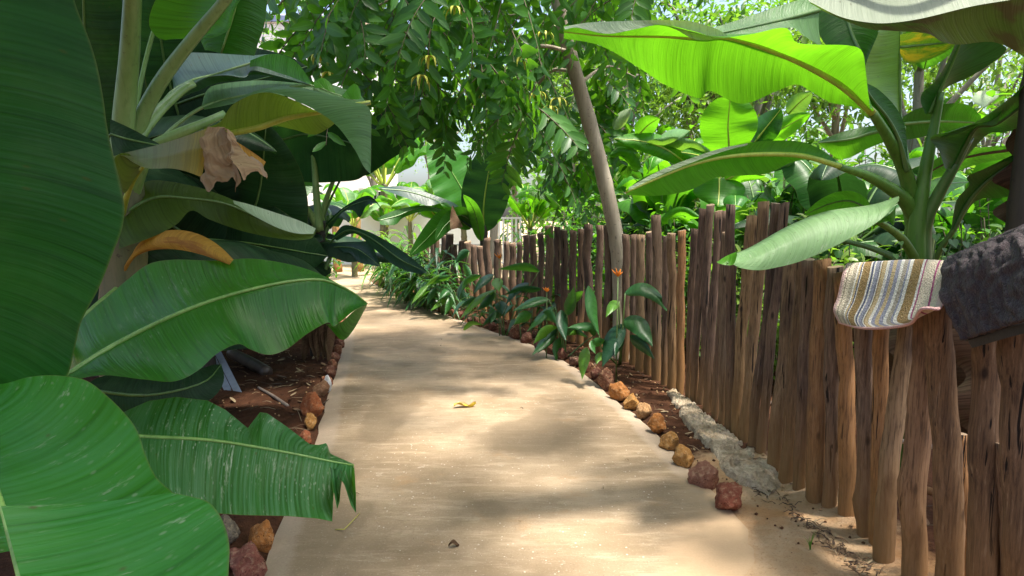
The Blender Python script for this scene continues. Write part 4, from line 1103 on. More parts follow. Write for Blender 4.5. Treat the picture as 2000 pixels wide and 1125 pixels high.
# folded dark leaf on an upright stalk
o, md = blade(pr_, [
    ([(1808, 224), (1798, 198), (1803, 180), (1832, 152), (1854, 112), (1868, 80)], (3.1, 3.0)),
    ([(1814, 222), (1834, 178), (1852, 140), (1866, 108), (1876, 82)], (3.16, 3.05)),
    ([(1820, 218), (1843, 176), (1890, 152), (1932, 127), (1966, 96), (1930, 78), (1885, 80)], (3.25, 3.1))], LU, 1, 40, 7, belly=.08, seed=28)
o.data.materials[0] = leaf_mat("banana leaf deep", (0.010, 0.046, 0.011), (0.020, 0.078, 0.014), (0.05, 0.19, 0.010), 0.36, 0.42, spec=.3)
LDP = o.data.materials[0]
rib(o, md, .012, .006, PETG)
tube('petiole', resample(cr([P(1790, 520, 3.22), P(1793, 430, 3.2), P(1808, 330, 3.18), P(1824, 250, 3.16), P(1838, 180, 3.12)]), 20), (.05, .016), PETG, pr_, 12)
# leaf arching out to the side, dark below
o, md = blade(pr_, [
    ([(1846, 330), (1834, 295), (1817, 268), (1860, 256), (1905, 239), (1955, 206), (2000, 166), (2070, 100)], (3.0, 2.7)),
    ([(1862, 330), (1885, 285), (1908, 248), (1945, 242), (2000, 205), (2080, 160)], (3.1, 2.8)),
    ([(1870, 330), (1900, 292), (1930, 262), (1960, 258), (2010, 245), (2085, 180)], (3.2, 2.95))], LDP, 1, 40, 7, belly=.05, seed=29)
rib(o, md, .014, .006, PETD)
o2, _ = blade(None, [([(1818, 267), (1862, 255), (1906, 238), (1950, 208), (1962, 196)], (2.98, 2.85)), ([(1822, 271), (1868, 262), (1912, 243), (1945, 244), (1962, 205)], (2.97, 2.84))], LGG, 0, 20, 4, belly=.05); join(o, o2)
tube('petiole', resample(cr([P(1800, 530, 3.22), P(1806, 440, 3.2), P(1830, 385, 3.16), P(1862, 328, 3.1), P(1895, 268, 3.08)]), 20), (.045, .018), PETD, pr_, 12)
# horizontal leaves behind
o, md = blade(pr_, [([(1758, 232), (1790, 213), (1840, 203), (1888, 204), (1916, 226)], (3.6, 3.8)), ([(1756, 242), (1830, 237), (1918, 240)], (3.7, 3.9)), ([(1758, 275), (1800, 268), (1850, 255), (1916, 246)], (3.8, 3.95))], LD, 1, 30, 6, belly=.05, seed=30); rib(o, md, .012, .005, RIBG)
o, md = blade(pr_, [([(1598, 276), (1650, 256), (1710, 245), (1768, 240)], (3.5, 3.5)), ([(1598, 279), (1660, 272), (1710, 258), (1768, 250)], (3.45, 3.45)), ([(1600, 282), (1644, 311), (1700, 288), (1768, 262)], (3.6, 3.6))], LMB, 1, 30, 6, belly=.05, seed=31); rib(o, md, .004, .01, RIBG)
o, md = blade(pr_, [([(1796, 346), (1832, 308), (1900, 290), (1985, 283)], (3.5, 3.4)), ([(1797, 347), (1850, 318), (1910, 302), (1990, 290)], (3.55, 3.45)), ([(1800, 349), (1852, 342), (1905, 322), (1990, 305)], (3.65, 3.5))], LM, 1, 30, 6, belly=.05, seed=32); rib(o, md, .004, .012, BRN)
o, md = blade(pr_, [([(1858, 445), (1868, 392), (1893, 362), (1889, 345), (1930, 326), (2010, 286), (2070, 250)], (3.0, 2.75)), ([(1862, 450), (1888, 400), (1915, 366), (1955, 333), (2012, 296), (2075, 262)], (3.05, 2.8)), ([(1866, 452), (1905, 394), (1960, 386), (2015, 372), (2080, 330)], (3.15, 2.9))], LDP, 1, 40, 7, belly=.05, seed=33)
rib(o, md, .016, .007, PETD, [P(1815, 540, 3.2), P(1835, 490, 3.12)])
o, md = blade(pr_, [([(1758, 68), (1800, 60), (1835, 62), (1870, 80)], (3.2, 3.1)), ([(1758, 92), (1800, 88), (1840, 84), (1872, 82)], (3.25, 3.15)), ([(1758, 105), (1768, 122), (1795, 123), (1835, 108), (1874, 84)], (3.3, 3.2))], LYP, 1, 24, 5, belly=.05, seed=34); rib(o, md, .008, .003, RIBG)
sleaf(pr_, [(1700, 410), (1660, 392), (1620, 398), (1570, 420)], 32, (3.4, 3.6), LM, tilt=.08, ribm=PETD, ribr=.008, seed=4)
sleaf(pr_, [(1780, 440), (1820, 380), (1850, 360), (1892, 355)], 34, (3.6, 3.9), LMB, tilt=.08, ribm=PETD, ribr=.008, seed=5)

# ---- plant outside the picture edge whose leaf hangs in from the top
Sp = Vector((P(1986, 430, 2.75).x + .05, 2.75, 0))
ps_ = thing("banana_plant", Sp, "banana plant with a nearly black stem above the brown doormat and one grey topped leaf", "banana plant", "banana plants behind the log fence")
stem_geo("pseudostem", [Sp, Sp + Vector((-.01, 0, 1.2)), Sp + Vector((0, 0, 2.25))], .09, .06, PSD, ps_)
o, md = blade(ps_, [
    ([(1600, -40), (1700, -90), (1820, -140), (2080, -240)], (1.5, 1.95)),
    ([(1579, 2), (1640, 32), (1690, 43), (1735, 45), (1800, 36), (1900, 12), (2000, -6), (2120, -40)], (1.42, 1.85))], LW_, 1, 50, 9, belly=.05, seed=35)
o.data.materials[0] = leaf_mat("banana leaf grey top", (0.19, 0.225, 0.16), (0.25, 0.29, 0.21), (0.2, 0.3, 0.08), 0.25, 0.5, vein=0.15, bands=.5)  # upper side coloured greyer and paler than the underside
o2, _ = blade(None, [
    ([(1579, 2), (1640, 31), (1690, 42), (1735, 44), (1800, 35), (1900, 11), (2000, -7), (2120, -40)], (1.43, 1.86)),
    ([(1582, 6), (1620, 27), (1690, 55), (1740, 60), (1812, 66), (1840, 82), (1875, 87), (1950, 84), (2040, 130), (2120, 110)], (1.55, 2.05))], LDP, 0, 50, 7, belly=.06, seed=35)
o2.data.materials[0] = leaf_mat("banana leaf rusty underside", (0.035, 0.075, 0.015), (0.06, 0.10, 0.018), (0.09, 0.19, 0.015), 0.35, 0.45, spots=0.0, blotch=(0.055, 0.055, 0.015))
join(o, o2)
tube('midrib', resample(cr([Sp + Vector((0, 0, 2.1)), P(2080, -120, 2.0), P(1900, -60, 1.75), P(1700, -30, 1.58), P(1590, -8, 1.5)]), 24), (.03, .006), PETM, o, 8)
for k, (dx, dy, z, l) in enumerate([(.9, .3, 2.6, .6), (.2, .8, 2.4, .5), (.5, -.9, 2.5, .6)]):
    big_leaf(ps_, Sp + Vector((dx * .2, dy * .2, 2.5)), Sp + Vector((dx * 1.6, dy * 1.6, z)), .6, LM, .3, .6, PETM, [Sp + Vector((0, 0, 2.1))], 50 + k)
for k, (pts, w, y) in enumerate([([(1880, 540), (1890, 700), (1870, 900)], 120, 3.0), ([(1960, 520), (1940, 720), (1950, 980)], 150, 2.7), ([(1990, 250), (2010, 360), (2000, 520)], 90, 2.9), ([(1800, 560), (1790, 720), (1800, 880)], 110, 3.15), ([(1700, 560), (1715, 700), (1700, 830)], 90, 3.5)]):
    sleaf(ps_, pts, w, (y, y - .12), BRN, tilt=.05, name='dead_leaf', seed=k, wav=.05, nt=40, nv=6, prof=lambda t: max(.03, math.sin(math.pi * min(1, t * .95 + .05)) ** .9 * (.72 + .28 * math.sin(t * 23))))

# ---------------------------------------------------------------- doormats over the fence
def cgrid(rows, nu, nv):
    """bicubic sheet through a grid of world control points -> rows of points"""
    A = [resample(cr(r, 16), nu) for r in rows]
    cols = [resample(cr([a[i] for a in A], 16), nv) for i in range(nu + 1)]
    return cols
def sheet(name, rows, nu, nv, mat, parent=None, thick=.01, fn=None):
    cols = cgrid(rows, nu, nv)
    V, U = [], []
    for i in range(nu + 1):
        for j in range(nv + 1):
            p = cols[i][j]
            if fn:
                du = cols[min(i + 1, nu)][j] - cols[max(i - 1, 0)][j]; dv = cols[i][min(j + 1, nv)] - cols[i][max(j - 1, 0)]
                nn = du.cross(dv).normalized(); nn = nn if nn.y < 0 else -nn
                p = p + nn * fn(i / nu, j / nv)
            V.append(p); U.append((i / nu, j / nv))
    Fc = [(i * (nv + 1) + j, (i + 1) * (nv + 1) + j, (i + 1) * (nv + 1) + j + 1, i * (nv + 1) + j + 1) for i in range(nu) for j in range(nv)]
    o = mesh_obj(name, V, Fc, mat, parent, U)
    md = o.modifiers.new("thick", 'SOLIDIFY'); md.thickness = thick; md.offset = 0
    return o, cols
mat1 = thing("striped_doormat", P(1740, 520, 2.48), "cream doormat with tan, navy and pink stripes draped over the fence top", "doormat", "doormats hung over the fence")
PX = lambda L: [P(*q) for q in L]
rows = [
    PX([(1672, 600, 2.92), (1730, 610, 2.70), (1790, 610, 2.46), (1846, 600, 2.28)]),
    PX([(1664, 530, 2.89), (1725, 530, 2.67), (1790, 526, 2.43), (1856, 528, 2.24)]),
    PX([(1656, 516, 2.81), (1720, 512, 2.58), (1790, 509, 2.34), (1858, 512, 2.14)]),
    PX([(1647, 538, 2.72), (1716, 540, 2.48), (1786, 538, 2.23), (1851, 535, 2.04)]),
    PX([(1638, 580, 2.68), (1706, 590, 2.42), (1776, 588, 2.17), (1845, 575, 1.99)]),
    PX([(1630, 605, 2.64), (1692, 628, 2.36), (1768, 624, 2.11), (1838, 598, 1.95)]),
    PX([(1640, 630, 2.58), (1690, 641, 2.32), (1772, 634, 2.06), (1800, 604, 1.91), (1832, 604, 1.88)])]
m = M("striped pile")
sp_ = m.n('SeparateXYZ', {0: m.n('UVMap').outputs[0]})
uvv = m.n('UVMap').outputs[0]
wob = m.noise(m.scale(uvv, (3, 4, 1)), 1.0, 2)
x = m.math('ADD', sp_.outputs[0], m.math('MULTIPLY', m.math('SUBTRACT', wob, 0.5), 0.018))
CR_, TN, NV, WH, LV, PE, MG, PK_ = (0.62, 0.53, 0.42), (0.30, 0.19, 0.075), (0.085, 0.10, 0.19), (0.76, 0.71, 0.67), (0.30, 0.30, 0.40), (0.55, 0.41, 0.24), (0.33, 0.06, 0.17), (0.58, 0.40, 0.39)
stops = [(0, PK_), (.035, CR_), (.05, (0.3, .25, .2)), (.062, CR_), (.10, (0.42, .36, .29)), (.135, WH), (.15, PE), (.168, NV), (.182, WH), (.19, TN), (.262, WH), (.28, NV), (.30, WH), (.315, LV), (.345, (.2, .2, .26)), (.36, WH), (.372, TN), (.385, PE), (.425, WH), (.455, LV), (.49, PE), (.53, LV), (.57, WH), (.60, (.42, .36, .3)), (.64, LV), (.66, WH), (.69, TN), (.775, WH), (.795, MG), (.808, CR_), (.90, MG), (.915, CR_)]
col = m.ramp(x, stops, 'CONSTANT')
col = m.mix(m.ramp(sp_.outputs[0], [(.962, 0.0), (.97, 1.0)]), col, PK_)
sp1 = m.noise(m.scale(uvv, (150, 95, 1)), 1.0, 2, 0.6)
col = m.mix(m.math('MULTIPLY', m.ramp(sp1, [(0.5, 0.0), (0.6, 1.0)]), 0.3), col, (0.2, 0.17, 0.16))
col = m.mix(m.math('MULTIPLY', m.ramp(sp1, [(0.36, 1.0), (0.44, 0.0)]), 0.35), col, (0.65, 0.6, 0.5))
loops = m.n('TexVoronoi', {'Vector': m.scale(uvv, (120, 80, 1)), 'Scale': 1.0}).outputs[0]
stripe_m = m.end(m.n('BsdfPrincipled', {'Base Color': col, 'Roughness': 0.95, 'Specular IOR Level': 0.1, 'Normal': m.bump(m.math('ADD', loops, sp1), 0.9, 0.006)}))
o, cols = sheet("pile", rows, 60, 60, stripe_m, mat1, .009)
pinkm = plain("pink overlock thread", (0.58, 0.36, 0.34), 0.9, 0.3, 160, 0.8, 0.1)
brd = [c[-1] for c in cols]
tube("bound_edge", brd, (.0055, .0055), pinkm, mat1, 8)
tube("bound_edge", cols[0], (.005, .005), pinkm, mat1, 8)
tube("bound_edge", cols[-1], (.005, .005), pinkm, mat1, 8)

mat2 = thing("brown_doormat", P(1940, 520, 2.16), "dark brown textured doormat with a thick rubber rim slung over the fence", "doormat", "doormats hung over the fence")
rows = [
    PX([(1880, 600, 2.28), (1960, 570, 2.06), (2100, 520, 1.84)]),
    PX([(1868, 528, 2.22), (1945, 496, 2.01), (2090, 440, 1.78)]),
    PX([(1858, 510, 2.12), (1935, 478, 1.91), (2080, 418, 1.66)]),
    PX([(1848, 530, 1.99), (1930, 504, 1.77), (2075, 450, 1.53)]),
    PX([(1846, 575, 1.94), (1935, 555, 1.73), (2075, 510, 1.48)]),
    PX([(1866, 620, 1.89), (1950, 600, 1.68), (2080, 560, 1.44)]),
    PX([(1890, 664, 1.83), (1965, 640, 1.64), (2085, 606, 1.41)])]
m = M("brown pile")
uvv = m.n('UVMap').outputs[0]
vo = m.n('TexVoronoi', {'Vector': m.n('VectorMath', {0: m.scale(uvv, (11, 13, 1)), 1: m.n('TexNoise', {'Vector': uvv, 'Scale': 9.0}).outputs[1]}, operation='ADD').outputs[0], 'Scale': 1.0}, feature='SMOOTH_F1').outputs[0]
n1 = m.noise(uvv, 130, 4, 0.7); n2 = m.noise(uvv, 22, 4, 0.6)
col = m.mix(n2, (0.028, 0.020, 0.023), (0.066, 0.047, 0.051))
col = m.mix(m.math('MULTIPLY', m.ramp(n1, [(0.48, 0.0), (0.66, 1.0)]), 0.6), col, (0.125, 0.09, 0.092))
hh = m.math('ADD', m.math('MULTIPLY', m.math('SUBTRACT', 1.0, vo), 1.4), m.math('ADD', m.math('MULTIPLY', n2, 1.2), m.math('MULTIPLY', n1, 0.35)))
brown_m = m.end(m.n('BsdfPrincipled', {'Base Color': col, 'Roughness': 0.95, 'Specular IOR Level': 0.15, 'Sheen Weight': 0.15, 'Normal': m.bump(hh, 1.0, 0.03)}))
rubber = plain("black rubber rim", (0.018, 0.015, 0.016), 0.6, 0.3, 30, 0.3)
o, cols = sheet("pile", rows, 110, 130, brown_m, mat2, .014, lambda u, v: -.013 * (1 - min(1, 2.6 * abs(nz(u * 8 + .5 * nz(v * 5, u * 5), v * 9, 3.0, 1)))) + .0015 * nz(u * 60, v * 60, 1.0))
def rim(pts, out, w=.028):
    Vr, Fr = [], []
    for i, p in enumerate(pts):
        q = out(i)
        for a, b in ((0, .008), (w, .006), (w, -.006), (0, -.008)):
            Vr.append(p + q * a + Vector((-.4, -.9, 0)) * b)
    for i in range(len(pts) - 1):
        for k in range(4): Fr.append((i * 4 + k, i * 4 + (k + 1) % 4, (i + 1) * 4 + (k + 1) % 4, (i + 1) * 4 + k))
    Fr.append((0, 1, 2, 3)); n_ = (len(pts) - 1) * 4; Fr.append((n_ + 3, n_ + 2, n_ + 1, n_))
    return Vr, Fr
V_, F_ = rim([c[-1] for c in cols], lambda i: (cols[i][-1] - cols[i][-3]).normalized())
mesh_obj("rubber_rim", V_, F_, rubber, mat2, smooth=False)
lft = cols[0][56:]
V_, F_ = rim(lft, lambda i: (cols[0][56 + i] - cols[4][56 + i]).normalized(), .018)
mesh_obj("rubber_rim", V_, F_, rubber, mat2, smooth=False)
# ---------------------------------------------------------------- small leaves
YL = simple_leaf_mat("tree leaf", (0.016, 0.068, 0.013), (0.055, 0.160, 0.026), (0.16, 0.44, 0.015), 0.42, 0.4, spec=.4)
YB = simple_leaf_mat("bright tree leaf", (0.045, 0.135, 0.02), (0.085, 0.20, 0.03), (0.26, 0.52, 0.035), 0.45, 0.42)
SHB = simple_leaf_mat("shrub leaf", (0.035, 0.10, 0.02), (0.13, 0.20, 0.035), (0.20, 0.40, 0.025), 0.42, 0.4)
BGT = simple_leaf_mat("distant tree leaf", (0.025, 0.085, 0.02), (0.075, 0.165, 0.03), (0.15, 0.36, 0.02), 0.42, 0.45)
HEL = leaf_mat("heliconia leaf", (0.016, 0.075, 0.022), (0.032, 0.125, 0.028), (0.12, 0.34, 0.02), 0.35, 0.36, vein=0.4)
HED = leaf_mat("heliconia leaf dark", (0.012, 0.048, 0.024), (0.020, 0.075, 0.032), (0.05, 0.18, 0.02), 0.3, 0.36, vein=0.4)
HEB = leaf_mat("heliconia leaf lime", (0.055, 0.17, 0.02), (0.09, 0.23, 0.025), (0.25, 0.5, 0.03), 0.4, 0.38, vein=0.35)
BARK = stem_mat("grey brown bark", (0.21, 0.17, 0.12), (0.36, 0.31, 0.23), (0.085, 0.065, 0.045), 0.85, 0.85, 0.8)
BARKG = stem_mat("pale grey bark", (0.17, 0.15, 0.125), (0.28, 0.25, 0.21), (0.07, 0.055, 0.04), 0.7, 0.85, 0.6)
TWIG = plain("twig", (0.10, 0.075, 0.05), 0.8, 0.4, 30)
CANE = stem_mat("green cane", (0.06, 0.12, 0.03), (0.12, 0.19, 0.05), (0.08, 0.05, 0.02), 0.5, 0.5, 2.0)

def leaflet(buf, p, d, n, L, W, rnd, droop=0.25, m=0, wavy=0.0):
    """pointed oblong leaf: 11 verts folded along the midrib"""
    d = d.normalized(); s = d.cross(n)
    if s.length < 1e-4: return
    s.normalize(); u = s.cross(d)
    V = [p]; U = [(rnd, 0)]
    for t, w in ((0.18, 0.72), (0.5, 1.0), (0.8, 0.62)):
        c = p + d * (L * t) - u * (L * droop * t * t)
        for q in (-1, 0, 1):
            V.append(c + s * (W * .5 * w * q) + u * (abs(q) * W * 0.13)); U.append((rnd, q))
    V.append(p + d * L - u * (L * droop)); U.append((rnd, 0))
    Fc = [(0, 2, 1), (0, 3, 2), (1, 2, 5, 4), (2, 3, 6, 5), (4, 5, 8, 7), (5, 6, 9, 8), (7, 8, 10), (8, 9, 10)]
    buf.add(V, Fc, U, m)

def spray(buf, tw, p, d, L, rr, nl=14, ll=.14, lw=.056, sag=0.6, base=0.5):
    """hanging twig with two ranks of leaves"""
    pts = []
    q = p.copy(); dd = d.normalized()
    ns = 10
    for i in range(ns + 1):
        pts.append(q.copy())
        dd = (dd + Vector((rr.uniform(-.08, .08), rr.uniform(-.08, .08), -sag / ns))).normalized()
        q += dd * (L / ns)
    if tw is not None:
        Vt, Ft = tube_geo(pts, (.0055, .002), 4, cap=False); tw.add(Vt, Ft)
    side0 = dd.cross(Vector((0, 0, 1)))
    if side0.length < .1: side0 = Vector((rr.uniform(-1, 1), rr.uniform(-1, 1), .1))
    side0.normalize()
    ax = Matrix.Rotation(rr.uniform(-.9, .9), 3, dd)
    side0 = ax @ side0
    for k in range(nl):
        f = (k + .6) / nl * ns
        i = min(int(f), ns - 1)
        c = pts[i].lerp(pts[i + 1], f - i)
        t = (pts[i + 1] - pts[i]).normalized()
        sg = 1 if k % 2 else -1
        s = (side0 - t * side0.dot(t)).normalized()
        dr = (s * sg * rr.uniform(.75, 1.0) + t * rr.uniform(.35, .7) + Vector((0, 0, -.3 * rr.random()))).normalized()
        nrm = (t.cross(s) * (1) + Vector((rr.uniform(-.3, .3), rr.uniform(-.3, .3), rr.uniform(.1, .5))))
        nrm = nrm if nrm.z > 0 else -nrm
        sc = rr.uniform(.75, 1.1) * (0.7 + 0.5 * math.sin(math.pi * min(1, (k + 2) / (nl + 1))))
        leaflet(buf, c, dr, nrm, ll * sc, lw * sc, min(1, max(0, base + rr.uniform(-.45, .45))), rr.uniform(.1, .4))
    return pts

# ---------------------------------------------------------------- tree with drooping leafy branches
rr = random.Random(21)
tb = G(1213, 706)
tree = thing("flowering_tree", tb, "leaning slim grey trunk growing through the log fence under hanging leafy branches with yellow flowers", "tree")
tp = cr([tb + Vector((0, 0, -.05)), P(1212, 600, 6.35), P(1208, 500, 6.33), P(1194, 415, 6.3), P(1165, 290, 6.25), P(1130, 165, 6.2), P(1106, 80, 6.15), P(1085, -20, 6.1), P(1050, -180, 6.1), P(1000, -380, 6.1)])
tp = resample(tp, 60)
tube("trunk", tp, [.086 - .03 * i / 60 + .004 * nz(i * .7, 3) + (.006 if i % 7 == 0 else 0) for i in range(61)], BARK, tree, 14)
lv, tw = Buf(), Buf()
limbs = [
    [P(1090, 0, 6.1), P(1000, -60, 5.9), P(880, -40, 5.7), P(760, 0, 5.6), P(660, 60, 5.5)],
    [P(1100, 60, 6.15), P(1010, 30, 6.6), P(900, 60, 6.9), P(820, 140, 7.0)],
    [P(1110, 100, 6.15), P(1050, 90, 5.8), P(980, 120, 5.4), P(920, 190, 5.2)],
    [P(1120, 140, 6.2), P(1075, 140, 6.5), P(1030, 200, 6.7), P(1000, 300, 6.8)],
    [P(1130, 165, 6.2), P(1185, 130, 6.5), P(1240, 150, 6.8)],
    [P(1060, -150, 6.1), P(900, -220, 5.4), P(700, -240, 4.9), P(560, -200, 4.6)],
    [P(1060, -150, 6.1), P(1150, -260, 5.4), P(1250, -330, 4.8)],
    [P(1040, -220, 6.1), P(960, -400, 5.0), P(880, -700, 4.0)],
    [P(1000, -380, 6.1), P(1100, -520, 5.6), P(1250, -700, 4.8)],
    [P(700, -240, 4.9), P(600, -60, 5.2), P(545, 10, 5.4)],
]
for lb in limbs:
    tube("limb", resample(cr(lb), 18), (.02, .008), BARK, tree, 8)
def bottom(px):
    K = [(500, 60), (540, 140), (600, 180), (640, 215), (700, 235), (760, 190), (820, 235), (870, 270), (930, 255), (990, 285), (1040, 370), (1080, 420), (1150, 420), (1200, 330), (1240, 230), (1290, 80)]
    for (a, b), (c, d) in zip(K, K[1:]):
        if a <= px <= c: return b + (d - b) * (px - a) / (c - a)
    return 0
n = 0
while n < 255:
    px, py = rr.uniform(505, 1280), rr.uniform(-150, 345)
    if py > bottom(px) - 75: continue
    if px < 640 and py < 40 and rr.random() < .5: continue
    Y = rr.uniform(4.9, 7.4) if px > 700 else rr.uniform(5.0, 6.6)
    if 1040 < px < 1270 and py > 0: Y = rr.uniform(6.9, 7.8)
    a = rr.uniform(0, 6.28)
    far = (Y - 4.9) / 2.5
    spray(lv, tw, P(px, py, Y), Vector((math.cos(a) * .7, math.sin(a) * .5, -.35 - .3 * rr.random())), rr.uniform(.55, 1.05), rr, rr.randint(11, 16), rr.uniform(.15, .215), rr.uniform(.062, .085), .8, .45 - .25 * far + (.25 if px < 720 else 0))
    n += 1
# clear hanging twigs in front
for pts, nl in [([(850, 0), (835, 90), (822, 170), (826, 215)], 13), ([(790, 70), (760, 130), (735, 175), (722, 215)], 10), ([(1000, 60), (1040, 140), (1060, 190)], 10), ([(960, 130), (1010, 200), (1045, 240)], 9), ([(1050, 210), (1090, 245), (1140, 275)], 9), ([(650, 10), (640, 60), (620, 100)], 9), ([(905, 20), (930, 60), (940, 110)], 8), ([(1010, 150), (1030, 190), (1050, 215)], 8)]:
    a, b = P(*pts[0], 4.9), P(*pts[-1], 4.75)
    spray(lv, tw, a, b - a, (b - a).length * 1.05, rr, nl + 1, .20, .082, .25, .6)
# unseen leaf clumps added overhead, placed along the sun to cast dappled shade
def shade(px, py, z, r, k, seed):
    q = random.Random(seed)
    g = G(px, py); c = g + SUN * (z / SUN.z)
    for _ in range(k):
        a = q.uniform(0, 6.28); d = r * math.sqrt(q.random())
        p = c + Vector((math.cos(a) * d, math.sin(a) * d, q.uniform(-.35, .35)))
        b = q.uniform(0, 6.28)
        spray(lv, tw, p, Vector((math.cos(b), math.sin(b), -.1)), q.uniform(.7, 1.1), q, 13, .27, .115, .4, .4)
SHADE = [(720, 620, 4.2, .8, 6), (820, 650, 4.3, .7, 5), (930, 690, 4.4, .7, 6), (760, 700, 4.4, .6, 5), (860, 735, 4.5, .5, 3), (1040, 720, 4.6, .4, 3), (700, 760, 4.5, .5, 4),
         (1000, 915, 4.3, .3, 4), (760, 960, 4.3, .4, 4), (620, 900, 4.3, .5, 6), (640, 1060, 4.4, .5, 5), (860, 1030, 4.4, .3, 2), (500, 900, 4.6, .8, 10), (350, 700, 4.8, 1.2, 16), (1160, 835, 4.2, .22, 5)]
for i, (px, py, z, r, k) in enumerate(SHADE): shade(px, py, z + 1.6, r * 1.05, k, 100 + i)
def shade3(px, py, Y, t, r, k, seed):
    q = random.Random(seed); c = P(px, py, Y) + SUN * t
    for _ in range(k):
        a = q.uniform(0, 6.28); d = r * math.sqrt(q.random())
        p = c + Vector((math.cos(a) * d, math.sin(a) * d, q.uniform(-.3, .3)))
        b = q.uniform(0, 6.28)
        spray(lv, tw, p, Vector((math.cos(b), math.sin(b), -.1)), q.uniform(.7, 1.1), q, 13, .27, .115, .4, .4)
for i, (px, py, Y, t, r, k) in enumerate([(-50, 0, 1.1, 4.2, .8, 16), (0, 500, 1.1, 4.4, .8, 14), (150, 950, 1.0, 4.4, .5, 6), (300, 650, 2.0, 4.4, .7, 11), (550, 560, 2.3, 4.6, .4, 4), (400, 900, 1.8, 4.5, .5, 6), (300, 200, 2.4, 3.6, .9, 16), (550, 150, 2.8, 3.6, .6, 8), (560, 300, 6.2, 3.2, 1.2, 22), (780, 260, 6.0, 3.0, .7, 9), (420, 330, 4.5, 3.5, 1.2, 22), (700, 470, 6.2, 3.6, .5, 5), (1250, 600, 5.6, 3.6, .7, 7), (1050, 560, 8.0, 3.2, 1.0, 10), (1450, 600, 4.2, 3.6, .5, 5), (1750, 800, 2.6, 4.2, .5, 6), (1950, 800, 2.1, 4.2, .6, 8), (1900, 350, 3.2, 2.6, .5, 7)]): shade3(px, py, Y, t, r, k, 300 + i)
lv.build("foliage", YL, tree)  # also holds the added unseen shade clumps
tw.build("twig_foliage", TWIG, tree)
PET_Y = plain("yellow petals", (0.46, 0.47, 0.06), 0.6, 0.35, 20)
for k, (px, py, Y) in enumerate([(838, 108, 4.75), (822, 146, 4.7), (1075, 205, 5.2), (1052, 178, 5.2), (1062, 60, 5.3), (1022, 110, 5.2), (620, 105, 5.2), (640, 140, 5.3), (888, 12, 5.0), (942, 118, 5.3), (760, 95, 5.2), (930, 180, 5.2), (1090, 190, 5.2)]):
    fb = Buf(); c = P(px, py, Y)
    for j in range(7):
        a = j * .9 + k; out = Vector((math.cos(a), math.sin(a), 0))
        L = rr.uniform(.075, .11)
        for t0 in range(5):
            pass
        pts = [c + out * (L * .9 * math.sin(t * 1.7)) + Vector((0, 0, L * (.35 * math.sin(t * 2.6) - t * 1.15))) for t in [i / 6 for i in range(7)]]
        sd = out.cross(Vector((0, 0, 1)))
        V, Fc = [], []
        for i, p in enumerate(pts):
            w = .0105 * math.sin(math.pi * (.15 + .8 * i / 6)); V += [p - sd * w, p + sd * w]
        Fc = [(2 * i, 2 * i + 1, 2 * i + 3, 2 * i + 2) for i in range(6)]
        fb.add(V, Fc)
    fb.build("flower", PET_Y, tree)

# ---------------------------------------------------------------- heliconias and gingers along the fence
orange = plain("orange bract", (0.75, 0.22, 0.015), 0.5, 0.25, 20)
def helic(name, base, leaves, label, cat, group, flowers=(), canes=(), near=0.0):
    b = G(*base); yy = b.y - near
    t = thing(name, b, label, cat, group)
    for i, (pts, w, mt) in enumerate(leaves):
        dY = yy
        o = sleaf(t, pts, w * 1.1, (dY + .02, dY - .12 - .05 * (i % 3)), mt, tilt=.05 * (-1) ** i, fold=.035, ribm=None, seed=i, nt=18, nv=3, wav=.005, prof=lambda t: max(.0, math.sin(math.pi * min(1, t ** .72 * .97 + .03))) ** 1.1)
    for pts in canes:
        tube("cane", resample(cr([P(x, y, (b.y if i == 0 else yy) + .02) for i, (x, y) in enumerate(pts)]), 10), (.010, .006), CANE, t, 6)
    for (x, y, s) in flowers:
        c = P(x, y, yy - .03); fb = Buf()
        for j in range(4):
            a = -1.2 + j * .8
            d = Vector((math.sin(a) * .7, -.2, 1.0 - .25 * abs(a))).normalized(); L = .68 * s * (1 - .12 * j)
            V, Fc = tube_geo([c, c + d * L * .5 + Vector((0, 0, -.002)), c + d * L], [.006, .011, .001], 6, .5); fb.add(V, Fc)
        V, Fc = tube_geo([Vector((c.x, c.y, 0.0)), c], (.006, .005), 5); fb.add(V, Fc, None, 1)
        fb.build("flower", [orange, CANE], t)
    return t
GH = "broad leaved plants along the foot of the log fence"
helic("heliconia_plant", (1204, 732), [
    ([(1220, 574), (1254, 565), (1283, 581), (1307, 612)], 24, HEL), ([(1209, 590), (1195, 599), (1183, 620)], 17, HEB), ([(1215, 629), (1244, 634), (1262, 655), (1275, 678)], 32, HEL),
    ([(1219, 633), (1200, 661), (1188, 687), (1176, 718)], 32, HED), ([(1217, 657), (1207, 677), (1201, 697)], 15, HED), ([(1230, 655), (1254, 675), (1279, 702)], 20, HED),
    ([(1149, 558), (1154, 589), (1158, 618), (1171, 657)], 21, HEL), ([(1146, 678), (1140, 706), (1137, 742)], 20, HEB), ([(1181, 664), (1158, 673), (1163, 692)], 16, HEL), ([(1180, 690), (1168, 700), (1165, 712)], 14, HEB)],
    "broad leaved plant with an orange bract by the tree trunk, one long leaf arching high", "plant", GH,
    [(1207, 540, .14)], [[(1212, 712), (1216, 650), (1217, 630)], [(1212, 712), (1210, 640), (1209, 588)], [(1208, 715), (1175, 680), (1171, 655)], [(1209, 712), (1216, 640), (1221, 573)]], near=.34)
